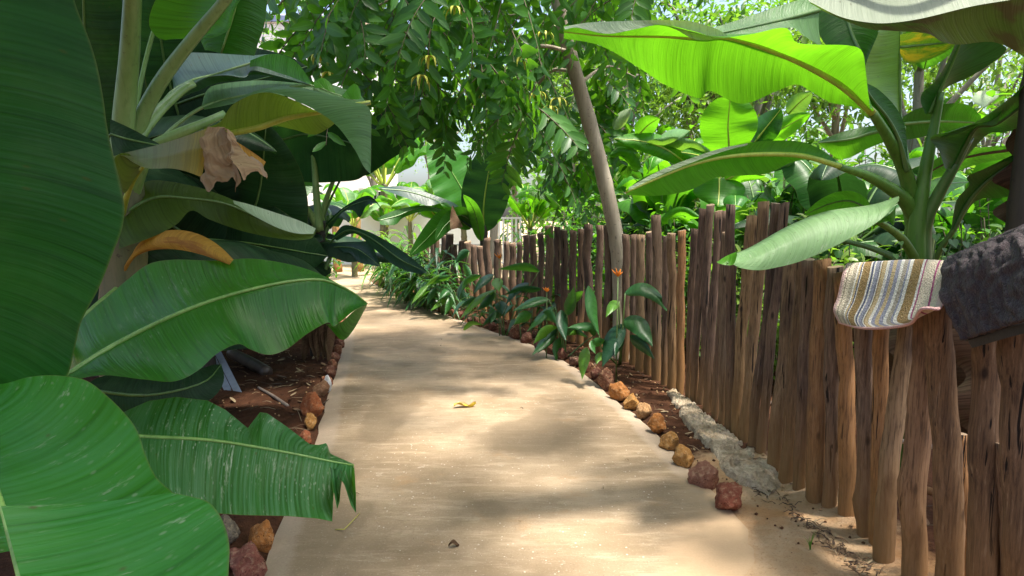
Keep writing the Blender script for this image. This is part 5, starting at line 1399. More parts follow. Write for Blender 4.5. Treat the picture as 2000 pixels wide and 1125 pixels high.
helic("heliconia_plant", (1104, 698), [
    ([(1108, 616), (1115, 589), (1122, 558)], 21, HEL), ([(1120, 590), (1130, 576), (1140, 568)], 15, HEL), ([(1096, 605), (1098, 634), (1105, 667)], 22, HED), ([(1082, 598), (1055, 622), (1028, 649)], 15, HEL),
    ([(1090, 641), (1064, 649), (1041, 672)], 20, HEB), ([(1084, 650), (1059, 673), (1038, 695)], 17, HEL), ([(1095, 659), (1088, 681), (1086, 707)], 18, HEL), ([(1161, 657), (1154, 640), (1125, 638), (1107, 641)], 17, HEL),
    ([(1136, 643), (1111, 655)], 11, HEB), ([(1072, 584), (1039, 591), (999, 609)], 16, HEL), ([(1038, 615), (1020, 620), (1003, 635)], 20, HEL), ([(1059, 612), (1075, 618), (1086, 632)], 20, HEL), ([(1090, 640), (1070, 668), (1050, 690)], 16, HED), ([(1100, 655), (1120, 645), (1150, 660)], 14, HED)],
    "leafy clump of glossy green and lime blades spilling over the stones before the trunk", "plant", GH,
    [(1068, 570, .10)], [[(1104, 698), (1106, 640), (1108, 614)], [(1100, 698), (1094, 640), (1084, 600)], [(1102, 698), (1100, 660), (1092, 642)], [(1098, 698), (1085, 620), (1072, 585)], [(1108, 698), (1140, 670), (1160, 656)]])
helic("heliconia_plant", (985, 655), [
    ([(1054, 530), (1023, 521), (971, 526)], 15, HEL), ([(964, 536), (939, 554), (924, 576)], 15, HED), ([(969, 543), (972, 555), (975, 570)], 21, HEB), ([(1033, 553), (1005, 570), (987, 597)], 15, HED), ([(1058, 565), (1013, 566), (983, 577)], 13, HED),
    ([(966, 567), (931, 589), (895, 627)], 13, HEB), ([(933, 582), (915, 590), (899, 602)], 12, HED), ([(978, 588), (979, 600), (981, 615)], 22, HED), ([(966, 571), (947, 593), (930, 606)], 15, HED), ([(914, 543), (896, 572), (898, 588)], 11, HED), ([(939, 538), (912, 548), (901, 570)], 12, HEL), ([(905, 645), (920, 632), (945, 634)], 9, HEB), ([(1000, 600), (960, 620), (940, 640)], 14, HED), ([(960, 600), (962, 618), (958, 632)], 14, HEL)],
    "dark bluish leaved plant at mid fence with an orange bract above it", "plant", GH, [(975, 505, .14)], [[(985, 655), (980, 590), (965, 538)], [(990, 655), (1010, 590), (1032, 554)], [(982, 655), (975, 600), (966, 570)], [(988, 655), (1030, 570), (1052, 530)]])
helic("heliconia_plant", (890, 622), [
    ([(917, 491), (905, 496), (889, 515)], 15, HED), ([(886, 567), (870, 571), (856, 586)], 13, HEL), ([(886, 575), (877, 595), (868, 617)], 13, HEL), ([(874, 583), (857, 594), (840, 608)], 10, HEB), ([(880, 540), (847, 550), (836, 568)], 12, HEL),
    ([(837, 555), (820, 573), (803, 595)], 10, HEB), ([(853, 561), (842, 577), (834, 597)], 11, HED), ([(905, 515), (915, 535), (920, 560)], 12, HEL), ([(866, 540), (850, 545), (830, 560)], 9, HEB), ([(900, 560), (905, 580), (912, 600)], 12, HED)],
    "loose plant with narrow drooping green blades over the shaded stones at mid fence", "plant", GH, [], [[(890, 622), (890, 580), (886, 566)], [(892, 622), (905, 540), (916, 492)], [(886, 622), (860, 570), (840, 556)]])

def ginger(name, base, label, cat, group, n=9, Hh=.9, L=.42, W=.06, mt=None, seed=0, kids=7):
    q = random.Random(seed)
    t = thing(name, base, label, cat, group)
    lb, cb = Buf(), Buf()
    for c in range(n):
        a = q.uniform(0, 6.28); lean = q.uniform(.1, .5)
        h = Hh * q.uniform(.6, 1.05)
        p0 = base + Vector((math.cos(a), math.sin(a), 0)) * q.uniform(0, .14)
        pts = [p0 + Vector((math.cos(a) * lean * h * (i / 8) ** 1.5, math.sin(a) * lean * h * (i / 8) ** 1.5, h * i / 8)) for i in range(9)]
        V, Fc = tube_geo(pts, (.009, .005), 5); cb.add(V, Fc)
        for k in range(kids):
            f = .3 + .7 * k / (kids - 1); i = min(7, int(f * 8)); p = pts[i].lerp(pts[i + 1], f * 8 - i)
            b = a + (1.4 if k % 2 else -1.4) + q.uniform(-.5, .5)
            d = Vector((math.cos(b), math.sin(b), q.uniform(.15, .7))).normalized()
            Lk, Wk = L * q.uniform(.7, 1.15), W * q.uniform(.8, 1.15)
            s = d.cross(Vector((0, 0, 1))).normalized(); u = s.cross(d); V, U = [], []
            for j in range(9):
                tt = j / 8; w = Wk * .5 * max(.02, math.sin(math.pi * min(1, .04 + .96 * tt ** .8))) ** .8
                cpt = p + d * (Lk * tt) - Vector((0, 0, 1)) * (Lk * .75 * tt ** 2.2)
                for qv in (-1, 0, 1):
                    V.append(cpt + s * w * qv + u * (abs(qv) * w * .35)); U.append((tt * Lk + k + c, qv))
            Fc = [(3 * j + e, 3 * j + e + 1, 3 * j + e + 4, 3 * j + e + 3) for j in range(8) for e in range(2)]
            lb.add(V, Fc, U)
    lb.build("foliage", mt or HEL, t); cb.build("cane", CANE, t)
    return t
ginger("ginger_plant", G(822, 600), "arching dark green ginger plant beneath the slate coloured banana leaf", "plant", GH, 9, .85, .48, .07, HEL, 3)
ginger("ginger_plant", G(792, 588), "dense mid green ginger clump near the far end of the fence", "plant", GH, 10, 1.0, .5, .065, HEL, 4)
ginger("ginger_plant", G(768, 574), "lime green ginger clump lit by the sun at the path's far bend", "plant", GH, 12, 1.3, .55, .075, HEB, 5)
ginger("ginger_plant", G(745, 561), "spiky yellow green plant leaning over the bright bend of the path", "plant", GH, 13, 1.25, .6, .065, HEB, 6)
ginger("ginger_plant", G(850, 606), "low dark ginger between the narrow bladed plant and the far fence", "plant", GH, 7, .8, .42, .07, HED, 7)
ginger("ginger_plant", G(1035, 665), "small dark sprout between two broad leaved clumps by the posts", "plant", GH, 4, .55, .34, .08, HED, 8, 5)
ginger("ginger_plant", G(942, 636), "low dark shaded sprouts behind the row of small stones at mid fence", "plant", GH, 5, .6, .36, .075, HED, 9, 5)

# ---------------------------------------------------------------- more banana plants
for k, (px, py, hh_, mt, lb) in enumerate([(835, 604, 1.0, HED, "dark strappy plant between two ginger clumps near the fence's far end"), (806, 593, 1.05, HEL, "green strappy plant squeezed beside the dense ginger clump"), (872, 614, .8, HEL, "green strappy plant just before the loose narrow bladed one"), (780, 581, 1.15, HEB, "lime strappy plant between the dense clump and the sunlit bend")]):
    ginger("ginger_plant", G(px, py), lb, "plant", GH, 8, hh_, .5, .06, mt, 60 + k)

def banana(name, base, hs, n, L, W, label, group, mt, seed, rib_m=RIBG, stm=PSM, r=.09, elev=(.5, 1.25), az=None, rips=3, sag=.35):
    q = random.Random(seed)
    t = thing(name, base, label, "banana plant", group)
    stem_geo("pseudostem", [base + Vector((0, 0, -.05)), base + Vector((.02, 0, hs * .5)), base + Vector((0, .02, hs))], r, r * .65, stm, t)
    for k in range(n):
        a = az[k] if az else k * 2.4 + q.uniform(-.4, .4)
        e = elev[0] + (elev[1] - elev[0]) * ((k + .5) / n) + q.uniform(-.1, .1)
        Lk = L * q.uniform(.75, 1.1)
        d = Vector((math.cos(a), math.sin(a), 0))
        p0 = base + Vector((0, 0, hs)) + d * .28 * math.cos(e) + Vector((0, 0, .32 * math.sin(e)))
        tip = p0 + d * Lk * math.cos(e) * .95 + Vector((0, 0, Lk * math.sin(e) * .55 - .12 * Lk))
        big_leaf(t, p0, tip, W * q.uniform(.8, 1.1), mt if not isinstance(mt, list) else mt[k % len(mt)], sag * q.uniform(.5, 1.2), Lk * .38 * math.sin(e) + .12, rib_m, [base + Vector((0, 0, hs - .1))], seed * 31 + k, 30, 4, q.uniform(-.35, .35), q.randint(0, rips), r0=.013)
    return t
def at(px, Y): return Vector((P(px, 430, Y).x, Y, -.02))
GB = "banana plants beyond the log fence"
BB = [LMB, LB, LM]
B1 = banana("banana_plant", at(1430, 7.4), 1.0, 7, 1.15, .42, "bright banana plant beyond the fence with one upright oval leaf in its middle", GB, BB, 61, az=[0.2, 3.0, 4.4, 1.7, 2.3, 5.3, 1.5])
for k, (pts, w, mt, tl, rb) in enumerate([
    ([(1425, 296), (1422, 245), (1427, 186)], 100, LB, .10, 1), ([(1338, 318), (1300, 291), (1255, 276), (1198, 271)], 40, LB, .12, 1), ([(1388, 300), (1322, 281), (1262, 277)], 26, LG, .15, 0), ([(1392, 318), (1365, 304), (1330, 297)], 34, LMB, .1, 1),
    ([(1288, 274), (1318, 264), (1348, 257)], 24, LG, .15, 0), ([(1245, 266), (1265, 245), (1288, 230)], 38, LMB, .15, 1), ([(1199, 252), (1214, 232), (1232, 212)], 24, LW_, .1, 0), ([(1478, 280), (1530, 250), (1584, 220)], 38, LB, .12, 1),
    ([(1474, 278), (1500, 245), (1526, 212)], 48, LD, .12, 1), ([(1540, 222), (1562, 200), (1586, 180)], 34, LG, .1, 1), ([(1405, 348), (1404, 380), (1402, 404)], 92, LMB, .0, 1), ([(1416, 352), (1450, 338), (1496, 342)], 34, LB, .1, 1),
    ([(1506, 332), (1535, 318), (1562, 306)], 16, LG, .1, 0), ([(1292, 434), (1328, 417), (1368, 424)], 26, LMB, .1, 0), ([(1250, 330), (1215, 300), (1190, 305)], 26, LMB, .1, 0)]):
    sleaf(B1, pts, w, (6.9, 6.7), mt, tilt=tl * (-1) ** k, fold=.10, ribm=RIBY if rb else None, ribr=.012, seed=k, wav=.02, prof=(lambda t: max(0, math.sin(math.pi * min(1, t * .96 + .04))) ** .45) if k == 0 else None)
B2 = banana("banana_plant", at(1300, 8.2), 1.25, 8, 1.35, .45, "bright banana plant beyond the fence just past the leaning tree trunk", GB, BB, 62)
B3 = banana("banana_plant", at(1560, 8.6), 1.35, 7, 1.3, .42, "banana plant beyond the fence behind the long drooping leaf of the young one", GB, [LMB, LG, LM], 63)
B4 = banana("banana_plant", at(1035, 14.5), 1.35, 9, 1.3, .42, "small sunlit banana plant seen over the far fence beside the blackish leaf", GB, [LB, LMB], 64, RIBY)
B5 = banana("banana_plant", at(800, 18.5), 1.5, 9, 1.8, .55, "pale sunlit banana plant in front of the white railing at the far bend", GB, [LB, LMB, LG], 65, RIBY)
more = [(B2, 1120, 13.0, 1.1, 1.2, "banana plant among the trees behind the leaning trunk's lower leaves"), (B3, 1240, 11.5, 2.2, 1.2, "tall banana plant half hidden behind the leaning trunk"), (B4, 905, 16.5, 0.6, 1.15, "sunlit banana plant between the far fence and the white railing"),
        (B5, 880, 22.0, 2.0, 1.1, "distant pale banana plant under the hanging branches"), (B2, 1660, 9.5, 4.0, 1.05, "banana plant in the thicket behind the pale upright leaf"), (B1, 1730, 11.0, 1.3, 1.25, "banana plant far back between the two grey tree trunks"),
        (B3, 1880, 7.5, 0.5, 1.0, "banana plant in the thicket past the dark folded leaf"), (B2, 1960, 6.0, 2.9, .95, "banana plant in the shade behind the blackish stem"), (B4, 1370, 12.0, .9, 1.4, "banana plant deep in the thicket past the upright oval leaf"),
        (B5, 690, 15.8, 2.2, .9, "sunlit banana plant at the bend just past the slim dark stem"), (B5, 868, 13.6, 4.2, .9, "sunlit banana plant beside the bright leaf with the blackish one"), (B5, 752, 19.9, 3.3, 1.75, "tall pale banana plant covering the white house's corner past the bend"), (B5, 720, 24.0, 1.0, 1.0, "distant banana plant by the white wall at the path's end"), (B4, 755, 19.8, 2.5, .95, "low sunlit banana plant at the foot of the white wall")]
for i, (src, px, Y, rot, sc, lb) in enumerate(more): copy_tree(src, at(px, Y), rot, sc, lb)
GD = "shaded banana plants at the back of the bed"
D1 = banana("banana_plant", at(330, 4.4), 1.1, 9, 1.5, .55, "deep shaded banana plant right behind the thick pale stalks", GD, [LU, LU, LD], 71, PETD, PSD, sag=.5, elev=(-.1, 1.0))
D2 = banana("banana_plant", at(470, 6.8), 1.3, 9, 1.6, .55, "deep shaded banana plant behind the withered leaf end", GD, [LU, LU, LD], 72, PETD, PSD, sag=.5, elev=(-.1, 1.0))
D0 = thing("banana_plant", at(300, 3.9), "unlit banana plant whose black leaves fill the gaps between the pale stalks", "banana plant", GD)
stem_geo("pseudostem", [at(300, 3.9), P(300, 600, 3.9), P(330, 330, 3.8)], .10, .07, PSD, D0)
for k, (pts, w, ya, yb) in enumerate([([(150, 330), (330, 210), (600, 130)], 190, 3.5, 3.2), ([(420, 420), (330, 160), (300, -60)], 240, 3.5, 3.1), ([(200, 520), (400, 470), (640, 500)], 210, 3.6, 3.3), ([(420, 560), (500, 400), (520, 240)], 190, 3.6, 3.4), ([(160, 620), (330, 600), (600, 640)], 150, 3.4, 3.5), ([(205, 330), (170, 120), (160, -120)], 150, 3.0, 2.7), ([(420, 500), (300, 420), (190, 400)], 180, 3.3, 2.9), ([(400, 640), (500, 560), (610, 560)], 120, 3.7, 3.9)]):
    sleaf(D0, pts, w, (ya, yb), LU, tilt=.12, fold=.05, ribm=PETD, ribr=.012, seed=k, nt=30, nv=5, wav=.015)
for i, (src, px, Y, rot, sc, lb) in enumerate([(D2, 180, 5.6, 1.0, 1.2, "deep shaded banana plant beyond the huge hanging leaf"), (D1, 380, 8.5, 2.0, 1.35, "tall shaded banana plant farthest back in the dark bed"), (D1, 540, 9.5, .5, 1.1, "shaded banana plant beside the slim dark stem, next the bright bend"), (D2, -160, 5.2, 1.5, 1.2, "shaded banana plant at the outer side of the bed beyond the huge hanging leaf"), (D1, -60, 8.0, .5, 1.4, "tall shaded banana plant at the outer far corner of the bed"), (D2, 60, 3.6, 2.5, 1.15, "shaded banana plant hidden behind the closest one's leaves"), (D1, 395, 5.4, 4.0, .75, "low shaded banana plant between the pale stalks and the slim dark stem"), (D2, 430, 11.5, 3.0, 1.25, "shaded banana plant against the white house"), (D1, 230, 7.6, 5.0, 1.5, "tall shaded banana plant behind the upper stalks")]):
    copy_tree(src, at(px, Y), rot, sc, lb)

for i, (src, px, Y, rot, sc, lb) in enumerate([(D2, 1655, 6.4, 2.2, .95, "added shade-dark banana plant in the thicket behind the young plant's stalks"), (D1, 1490, 8.0, 1.2, 1.1, "added shade-dark banana plant in the thicket under the glowing leaf"), (D2, 1905, 5.6, 4.4, .9, "added shade-dark banana plant in the thicket behind the brown doormat"), (D1, 1290, 10.0, 3.1, 1.25, "added shade-dark banana plant in the thicket past the leaning trunk")]):  # added to deepen the thicket's shade, which their dark leaf colour carries
    o = copy_tree(src, at(px, Y), rot, sc, lb); o["group"] = GB
# ---------------------------------------------------------------- trees and shrubs behind
def card_tree(name, base, h, cr_r, trunk_r, nl, ls, label, group, mt, bark, seed, lean=0.0, cz=.68, squash=.75):
    q = random.Random(seed)
    t = thing(name, base, label, "tree", group)
    topp = base + Vector((lean * h, 0, h * .8))
    tr = resample(cr([base + Vector((0, 0, -.1)), base + Vector((lean * h * .3 + .12, .05, h * .35)), topp]), 24)
    tube("trunk", tr, (trunk_r, trunk_r * .35), bark, t, 10)
    c = base + Vector((lean * h, 0, h * cz))
    lb = Buf()
    nodes = []
    for k in range(9):
        a = k * 2.4 + q.uniform(-.3, .3); e = q.uniform(-.1, .9)
        d = Vector((math.cos(a) * math.cos(e), math.sin(a) * math.cos(e), math.sin(e) * squash))
        s0 = tr[int(24 * q.uniform(.4, .95))]
        e0 = c + d * cr_r * q.uniform(.55, .95)
        tube("limb", resample(cr([s0, s0.lerp(e0, .5) + Vector((0, 0, .15 * cr_r)), e0]), 10), (trunk_r * .4, .012), bark, t, 6)
        nodes += [s0.lerp(e0, f) for f in (.5, .75, 1.0)]
    clumps = [nodes[i % len(nodes)] + Vector((q.gauss(0, 1), q.gauss(0, 1), q.gauss(0, .8))) * cr_r * .22 for i in range(46)]
    for k in range(nl):
        b = q.choice(clumps)
        p = b + Vector((q.gauss(0, 1), q.gauss(0, 1), q.gauss(0, .75))) * cr_r * .13
        d = Vector((q.uniform(-1, 1), q.uniform(-1, 1), q.uniform(-.9, .3)))
        nn = Vector((q.uniform(-.6, .6), q.uniform(-.6, .6), 1))
        leaflet(lb, p, d, nn, ls * q.uniform(.6, 1.2), ls * .42 * q.uniform(.7, 1.2), q.random(), .3)
    lb.build("crown", mt, t)
    return t
GT = "trees behind the thicket"
T1 = card_tree("broadleaf_tree", at(1770, 10.0), 6.0, 2.3, .14, 3000, .17, "grey trunked tree rising behind the young banana plant's stalks", GT, SHB, BARKG, 81)
T2 = card_tree("broadleaf_tree", at(1330, 15.0), 7.5, 2.8, .16, 3400, .22, "leafy tree beyond the fence behind the glowing leaf's tip", GT, BGT, BARK, 82)
T3 = card_tree("broadleaf_tree", at(1900, 14.0), 6.5, 2.6, .12, 1500, .12, "thin airy tree against the white sky over the brown doormat", GT, YB, BARKG, 83, .05)
for i, (src, px, Y, rot, sc, lb) in enumerate([
    (T2, 1120, 18.0, 1.0, 1.05, "leafy tree behind the leaning trunk's upper part"), (T2, 1010, 25.0, 2.2, 1.0, "leafy tree behind the yellow flowered branches' middle"), (T1, 1480, 13.0, 2.0, 1.1, "tree with yellowish leaves above the upright oval leaf"), (T2, 1620, 16.0, 4.0, 1.0, "tall tree behind the dark upright leaves of the young plant"),
    (T1, 1220, 12.5, 3.3, .95, "tree just past the leaning trunk, its leaves touching it"), (T3, 850, 23.0, 2.0, 1.25, "pale airy tree above the white railing"), (T3, 960, 19.0, .7, 1.2, "pale airy tree behind the blackish upright banana leaf"), (T3, 740, 26.0, 4.0, 1.2, "pale airy tree at the white house's corner"), (T3, 2080, 12.0, 1.0, 1.1, "airy tree beyond the blackish banana stem"), (T2, 2120, 18.0, 5.0, 1.0, "tree at the thicket's outer edge past the airy ones"), (T2, 1450, 23.0, 1.7, 1.35, "tall distant tree that closes the view over the thicket"), (T2, 100, 14.0, 2.9, 1.1, "dark tree behind the shaded bed"), (T2, 330, 16.0, .9, 1.1, "dark tree between the shaded bed and the house")]):
    copy_tree(src, at(px, Y), rot, sc, lb)

def shrub(name, base, h, r, nl, ls, label, group, mt, seed, low=.1):
    q = random.Random(seed)
    t = thing(name, base, label, "shrub", group)
    lb, tb_ = Buf(), Buf()
    for k in range(34):
        a = q.uniform(0, 6.28); rr_ = r * math.sqrt(q.random())
        e = base + Vector((math.cos(a) * rr_, math.sin(a) * rr_, h * q.uniform(low + .15, 1) * (1 - .35 * (rr_ / r) ** 2)))
        s = base + Vector((math.cos(a) * rr_ * .2, math.sin(a) * rr_ * .2, 0))
        pts = resample(cr([s, s.lerp(e, .5) + Vector((0, 0, .1)), e]), 8)
        V, Fc = tube_geo(pts, (.009, .003), 5); tb_.add(V, Fc)
        for _ in range(nl // 34):
            f = q.uniform(.35, 1.05); c = s.lerp(e, f) + Vector((q.gauss(0, .06), q.gauss(0, .06), q.gauss(0, .05)))
            d = Vector((q.uniform(-1, 1), q.uniform(-1, 1), q.uniform(-.7, .4)))
            leaflet(lb, c, d, Vector((q.uniform(-.5, .5), q.uniform(-.5, .5), 1)), ls * q.uniform(.6, 1.2), ls * .45 * q.uniform(.8, 1.15), q.random(), .25)
    lb.build("foliage", mt, t); tb_.build("branch", TWIG, t)
    return t
GS = "shrubs in the thicket beyond the log fence"
S1 = shrub("leafy_shrub", at(1560, 5.3), 1.7, .75, 1000, .12, "yellowish green shrub behind the pale leaf lying on the fence", GS, SHB, 91)
S2 = shrub("leafy_shrub", at(1270, 7.6), 1.9, .8, 1300, .11, "dark leaved shrub between the leaning trunk and the fence's tall orange log", GS, YL, 92)
for i, (src, px, Y, rot, sc, lb) in enumerate([
    (S1, 1690, 5.0, 1.0, 1.0, "yellowish shrub behind the stalks of the young banana plant"), (S1, 1460, 6.0, 2.2, 1.05, "yellowish shrub under the upright oval leaf"), (S2, 1350, 6.8, 3.0, .9, "dark shrub just over the low posts by the tall dark ones"), (S1, 1900, 4.6, 4.0, .95, "yellowish shrub between the doormats and the blackish stem"),
    (S2, 1100, 9.2, .4, 1.1, "dark small leaved shrub over the fence before the trunk"), (S2, 1170, 10.0, 1.9, 1.15, "dark shrub behind the trunk, taller than its neighbour"), (S1, 1620, 6.8, 5.0, 1.3, "tall yellowish shrub in the middle of the thicket"), (S1, 1800, 6.5, .7, 1.3, "tall yellowish shrub behind the young plant's crown"), (S2, 1980, 5.0, 2.1, 1.1, "dark shrub behind the blackish stem"), (S1, 1370, 8.8, 3.7, 1.4, "high yellowish shrub past the drooping leaf's tip"), (S2, 1530, 8.0, 3.9, 1.5, "high dark shrub behind the thicket's banana leaves"), (S2, 1720, 8.2, 1.4, 1.5, "high dark shrub between the grey trunks"), (S2, 560, 11.0, 1.4, 1.1, "dark shrub past the slim banana stem"), (S2, 300, 6.2, .3, 1.2, "dark shrub in the unlit bed behind the stalks"), (S2, 520, 7.6, 4.3, 1.0, "dark shrub behind the hanging blackish leaves")]):
    copy_tree(src, at(px, Y), rot, sc, lb)

for i, (src, px, Y, rot, sc, lb) in enumerate([
    (S1, 1250, 10.5, 1.1, 1.7, "tall yellowish shrub behind the dark one past the trunk"), (S2, 1450, 10.5, .2, 1.8, "tall dark shrub deep in the thicket under the glowing leaf"), (S1, 1750, 9.2, 2.1, 1.9, "tall yellowish shrub at the grey trunked tree's foot"), (S2, 1880, 8.8, 5.1, 1.9, "tall dark shrub under the white sky gap"), (S1, 1990, 7.2, 3.1, 1.6, "tall yellowish shrub beyond the blackish stem"), (S2, 1600, 12.0, 1.3, 2.0, "big dark shrub far back in the thicket"), (S1, 1330, 13.0, 4.4, 2.0, "big yellowish shrub far back behind the sunlit banana leaves"), (S1, 1160, 14.0, 0.4, 1.6, "yellowish shrub far behind the leaning trunk")]):
    copy_tree(src, at(px, Y), rot, sc, lb)
# far wood that reads as one mass
fw = Buf(); q = random.Random(77)
for _ in range(9000):
    px = q.uniform(980, 2700); Y = q.uniform(22, 34)
    hmax = (5.2 if px < 1650 else 3.4) + 1.8 * nz(px * .004, 1.0) + 1.2 * nz(px * .013, 4.0)
    z = hmax * q.random() ** .8
    c = Vector((P(px, 430, Y).x, Y, z))
    leaflet(fw, c, Vector((q.uniform(-1, 1), q.uniform(-1, 1), q.uniform(-.8, .3))), Vector((q.uniform(-.6, .6), q.uniform(-.8, .3), 1)), q.uniform(.3, .6), q.uniform(.14, .26), q.random(), .3)
fwo = fw.build("far_wood", BGT)
tag(fwo, "far green wood closing the view beyond the thicket", "wood", None, "stuff")

# creeper with heart shaped leaves by the doormats
cp = thing("creeper", P(1850, 500, 3.0) * Vector((1, 1, 0)), "creeper with small heart shaped leaves over the doormats' meeting point", "creeper")
hb, hs_ = Buf(), Buf()
hm = simple_leaf_mat("heart leaf", (0.07, 0.19, 0.05), (0.12, 0.26, 0.075), (0.25, 0.5, 0.05), 0.35, 0.4)
q = random.Random(17)
for (px, py, w) in [(1829, 463, 22), (1863, 474, 26), (1888, 478, 22), (1889, 443, 20), (1878, 432, 12), (1858, 498, 16), (1870, 505, 14), (1846, 505, 14), (1880, 500, 15), (1760, 475, 14), (1750, 500, 16), (1900, 462, 14), (1845, 488, 13), (1865, 514, 13), (1835, 512, 12)]:
    c = P(px, py, 2.95 + q.uniform(-.1, .15)); s = w / F * 2.95
    r_, u_ = Vector((1, .2, q.uniform(-.2, .2))).normalized(), Vector((q.uniform(-.2, .2), .45, .9)).normalized()
    V = [c - u_ * s * .55]; U = [(q.random(), .5)]; rn = U[0][0]
    for a in [i / 14 * 2 * math.pi for i in range(15)]:
        X = 16 * math.sin(a) ** 3 / 17; Yh = (13 * math.cos(a) - 5 * math.cos(2 * a) - 2 * math.cos(3 * a) - math.cos(4 * a)) / 17
        V.append(c + r_ * X * s * .5 + u_ * Yh * s * .5 + Vector((0, -.12, 0)) * abs(X) * s * .3); U.append((rn, X))
    V[0] = c; hb.add(V, [(0, i, i + 1) for i in range(1, 15)], U)
    V, Fc = tube_geo([c + u_ * s * .2, c + Vector((q.uniform(-.05, .05), .05, -.12)), Vector((c.x * .99, c.y + .1, c.z - .4))], (.003, .003), 4); hs_.add(V, Fc)
hb.build("foliage", hm, cp); hs_.build("stem", CANE, cp)

# ---------------------------------------------------------------- house, wall and railing far behind
wht = plain("white render", (0.78, 0.77, 0.76), 0.8, 0.05, 3.0, 0.1)
gut = plain("blue grey gutter", (0.16, 0.20, 0.33), 0.5, 0.15, 5)
glass = plain("dark window pane", (0.04, 0.05, 0.06), 0.12, 0.3, 3, 0, 0.6)
def box(buf, x0, x1, y0, y1, z0, z1, m=0):
    V = [Vector((x, y, z)) for z in (z0, z1) for x, y in ((x0, y0), (x1, y0), (x1, y1), (x0, y1))]
    buf.add(V, [(3, 2, 1, 0), (4, 5, 6, 7), (0, 1, 5, 4), (1, 2, 6, 5), (2, 3, 7, 6), (3, 0, 4, 7)], None, m)
def boxo(name, mat, parent, *d):
    b = Buf()
    for e in d: box(b, *e)
    return b.build(name, mat, parent, smooth=False)
house = thing("house", Vector((-11.0, 28.0, 0)), "white rendered house glimpsed between the branches past the bend", "house")
boxo("wall", wht, house, (-16.5, -6.6, 28, 36, -.05, 10.0))
boxo("roof", wht, house, (-16.9, -6.2, 27.96, 36.4, 10.02, 10.4))
boxo("gutter", gut, house, (-16.9, -6.2, 27.84, 27.957, 10.06, 10.3))
for x in (-14.6, -12.0, -9.4):
    w_ = boxo("window", plain("window frame", (.7, .7, .7), .5, .05, 3) if x == -14.6 else bpy.data.materials["window frame"], house, (x - .6, x + .6, 27.95, 28.0 - .003, 6.9, 8.5))
    boxo("pane", glass, w_, (x - .5, x + .5, 27.93, 27.947, 7.0, 8.4))
gw = thing("garden_wall", Vector((-5.5, 20.6, 0)), "low white garden wall closing the far end of the path", "wall")
boxo("wall", wht, gw, (-13.0, -1.0, 20.6, 20.8, -.05, 1.78)); boxo("coping", wht, gw, (-13.04, -.96, 20.56, 20.84, 1.783, 1.85))
boxo("groove", plain("wall joint", (.42, .42, .44), .8, .1, 4), gw, (-13.0, -1.0, 20.585, 20.597, .62, .66))
metal = plain("white painted metal", (0.8, 0.8, 0.8), 0.4, 0.03, 3)
def railing(x0, x1, y, z0, z1, label):
    t = thing("railing", Vector(((x0 + x1) / 2, y, z0)), label, "railing")
    boxo("top_rail", metal, t, (x0, x1, y - .03, y + .03, z1 - .06, z1)); boxo("bottom_rail", metal, t, (x0, x1, y - .03, y + .03, z0 + .05, z0 + .1))
    n = int((x1 - x0) / .14)
    for i in range(n + 1):
        x = x0 + .03 + (x1 - x0 - .06) * i / n; boxo("baluster", metal, t, (x - .032, x + .032, y - .02, y + .02, z0, z1 - .063))
dk = plain("porch shade", (0.05, 0.055, 0.07), 0.7, 0.3, 2)
railing(-5.1, -3.0, 20.7, 1.853, 2.5, "white railing of close upright bars on the garden wall above the drooping leaf")
railing(-1.0, .3, 20.0, 0.0, 1.55, "white barred gate railing seen low over the far fence")
porch_dark = thing("shade_backing", Vector((-4, 21.2, 0)), "added dark porch-shade screen directly behind the white railing", "backing")  # added dark panel, its colour stands for shade behind the bars
boxo("panel", dk, porch_dark, (-5.0, -3.1, 21.2, 21.25, 1.0, 2.42)); boxo("post", dk, porch_dark, (-5.1, -5.003, 21.18, 21.27, 0, 2.45), ); boxo("post", dk, porch_dark, (-3.097, -3.0, 21.18, 21.27, 0, 2.45))
yel = wood_mat("yellowish post", [(0.36, 0.20, 0.07), (0.42, 0.26, 0.11)])
for k, (px, Y, top_) in enumerate([(657, 17.6, 425), (700, 17.8, 420)]):
    b = at(px, Y); t_ = P(px - 3, top_, Y)
    pts = [b.lerp(t_, i / 10) + Vector((.02 * nz(i * .7, k), 0, 0)) for i in range(11)]
    tube("timber_post", pts, [.13 - .004 * i + .02 * nz(i * .9, k + 4) for i in range(11)], yel, None, 10)
    o = bpy.context.scene.collection.objects[-1] if False else bpy.data.objects[[n for n in bpy.data.objects.keys() if n.startswith("timber_post")][-1]]
    tag(o, ["yellowish timber post at the path's end, beside the slim banana stem", "yellowish timber post at the path's end, farther from the slim banana stem"][k], "post", "timber posts at the end of the path")

# ---------------------------------------------------------------- things lying about
zinc = plain("grey board", (0.28, 0.31, 0.37), 0.6, 0.3, 14, 0.4)
pts = [G(462, 771, .02), P(432, 715, G(450, 745).y + .12), P(405, 665, 3.0)]
bd = thing("grooved_board", G(455, 765), "weathered blue grey board leaning on the red soil under the glossy leaf", "board")
a, b = G(458, 770, .0), P(410, 672, 5.75)
d = (b - a); sidev = Vector((1, .1, .12)).normalized(); nv_ = d.cross(sidev).normalized()
for k, off in enumerate((-.034, .034)):
    bb = Buf()
    V = [q0 + sidev * (off + s_) + nv_ * t_ for q0 in (a, b) for s_, t_ in ((-.031, 0), (.031, .004), (.031, .022), (-.031, .018))]
    bb.add(V, [(0, 1, 2, 3), (7, 6, 5, 4), (0, 4, 5, 1), (1, 5, 6, 2), (2, 6, 7, 3), (3, 7, 4, 0)])
    bb.build("slat", zinc, bd, smooth=False)
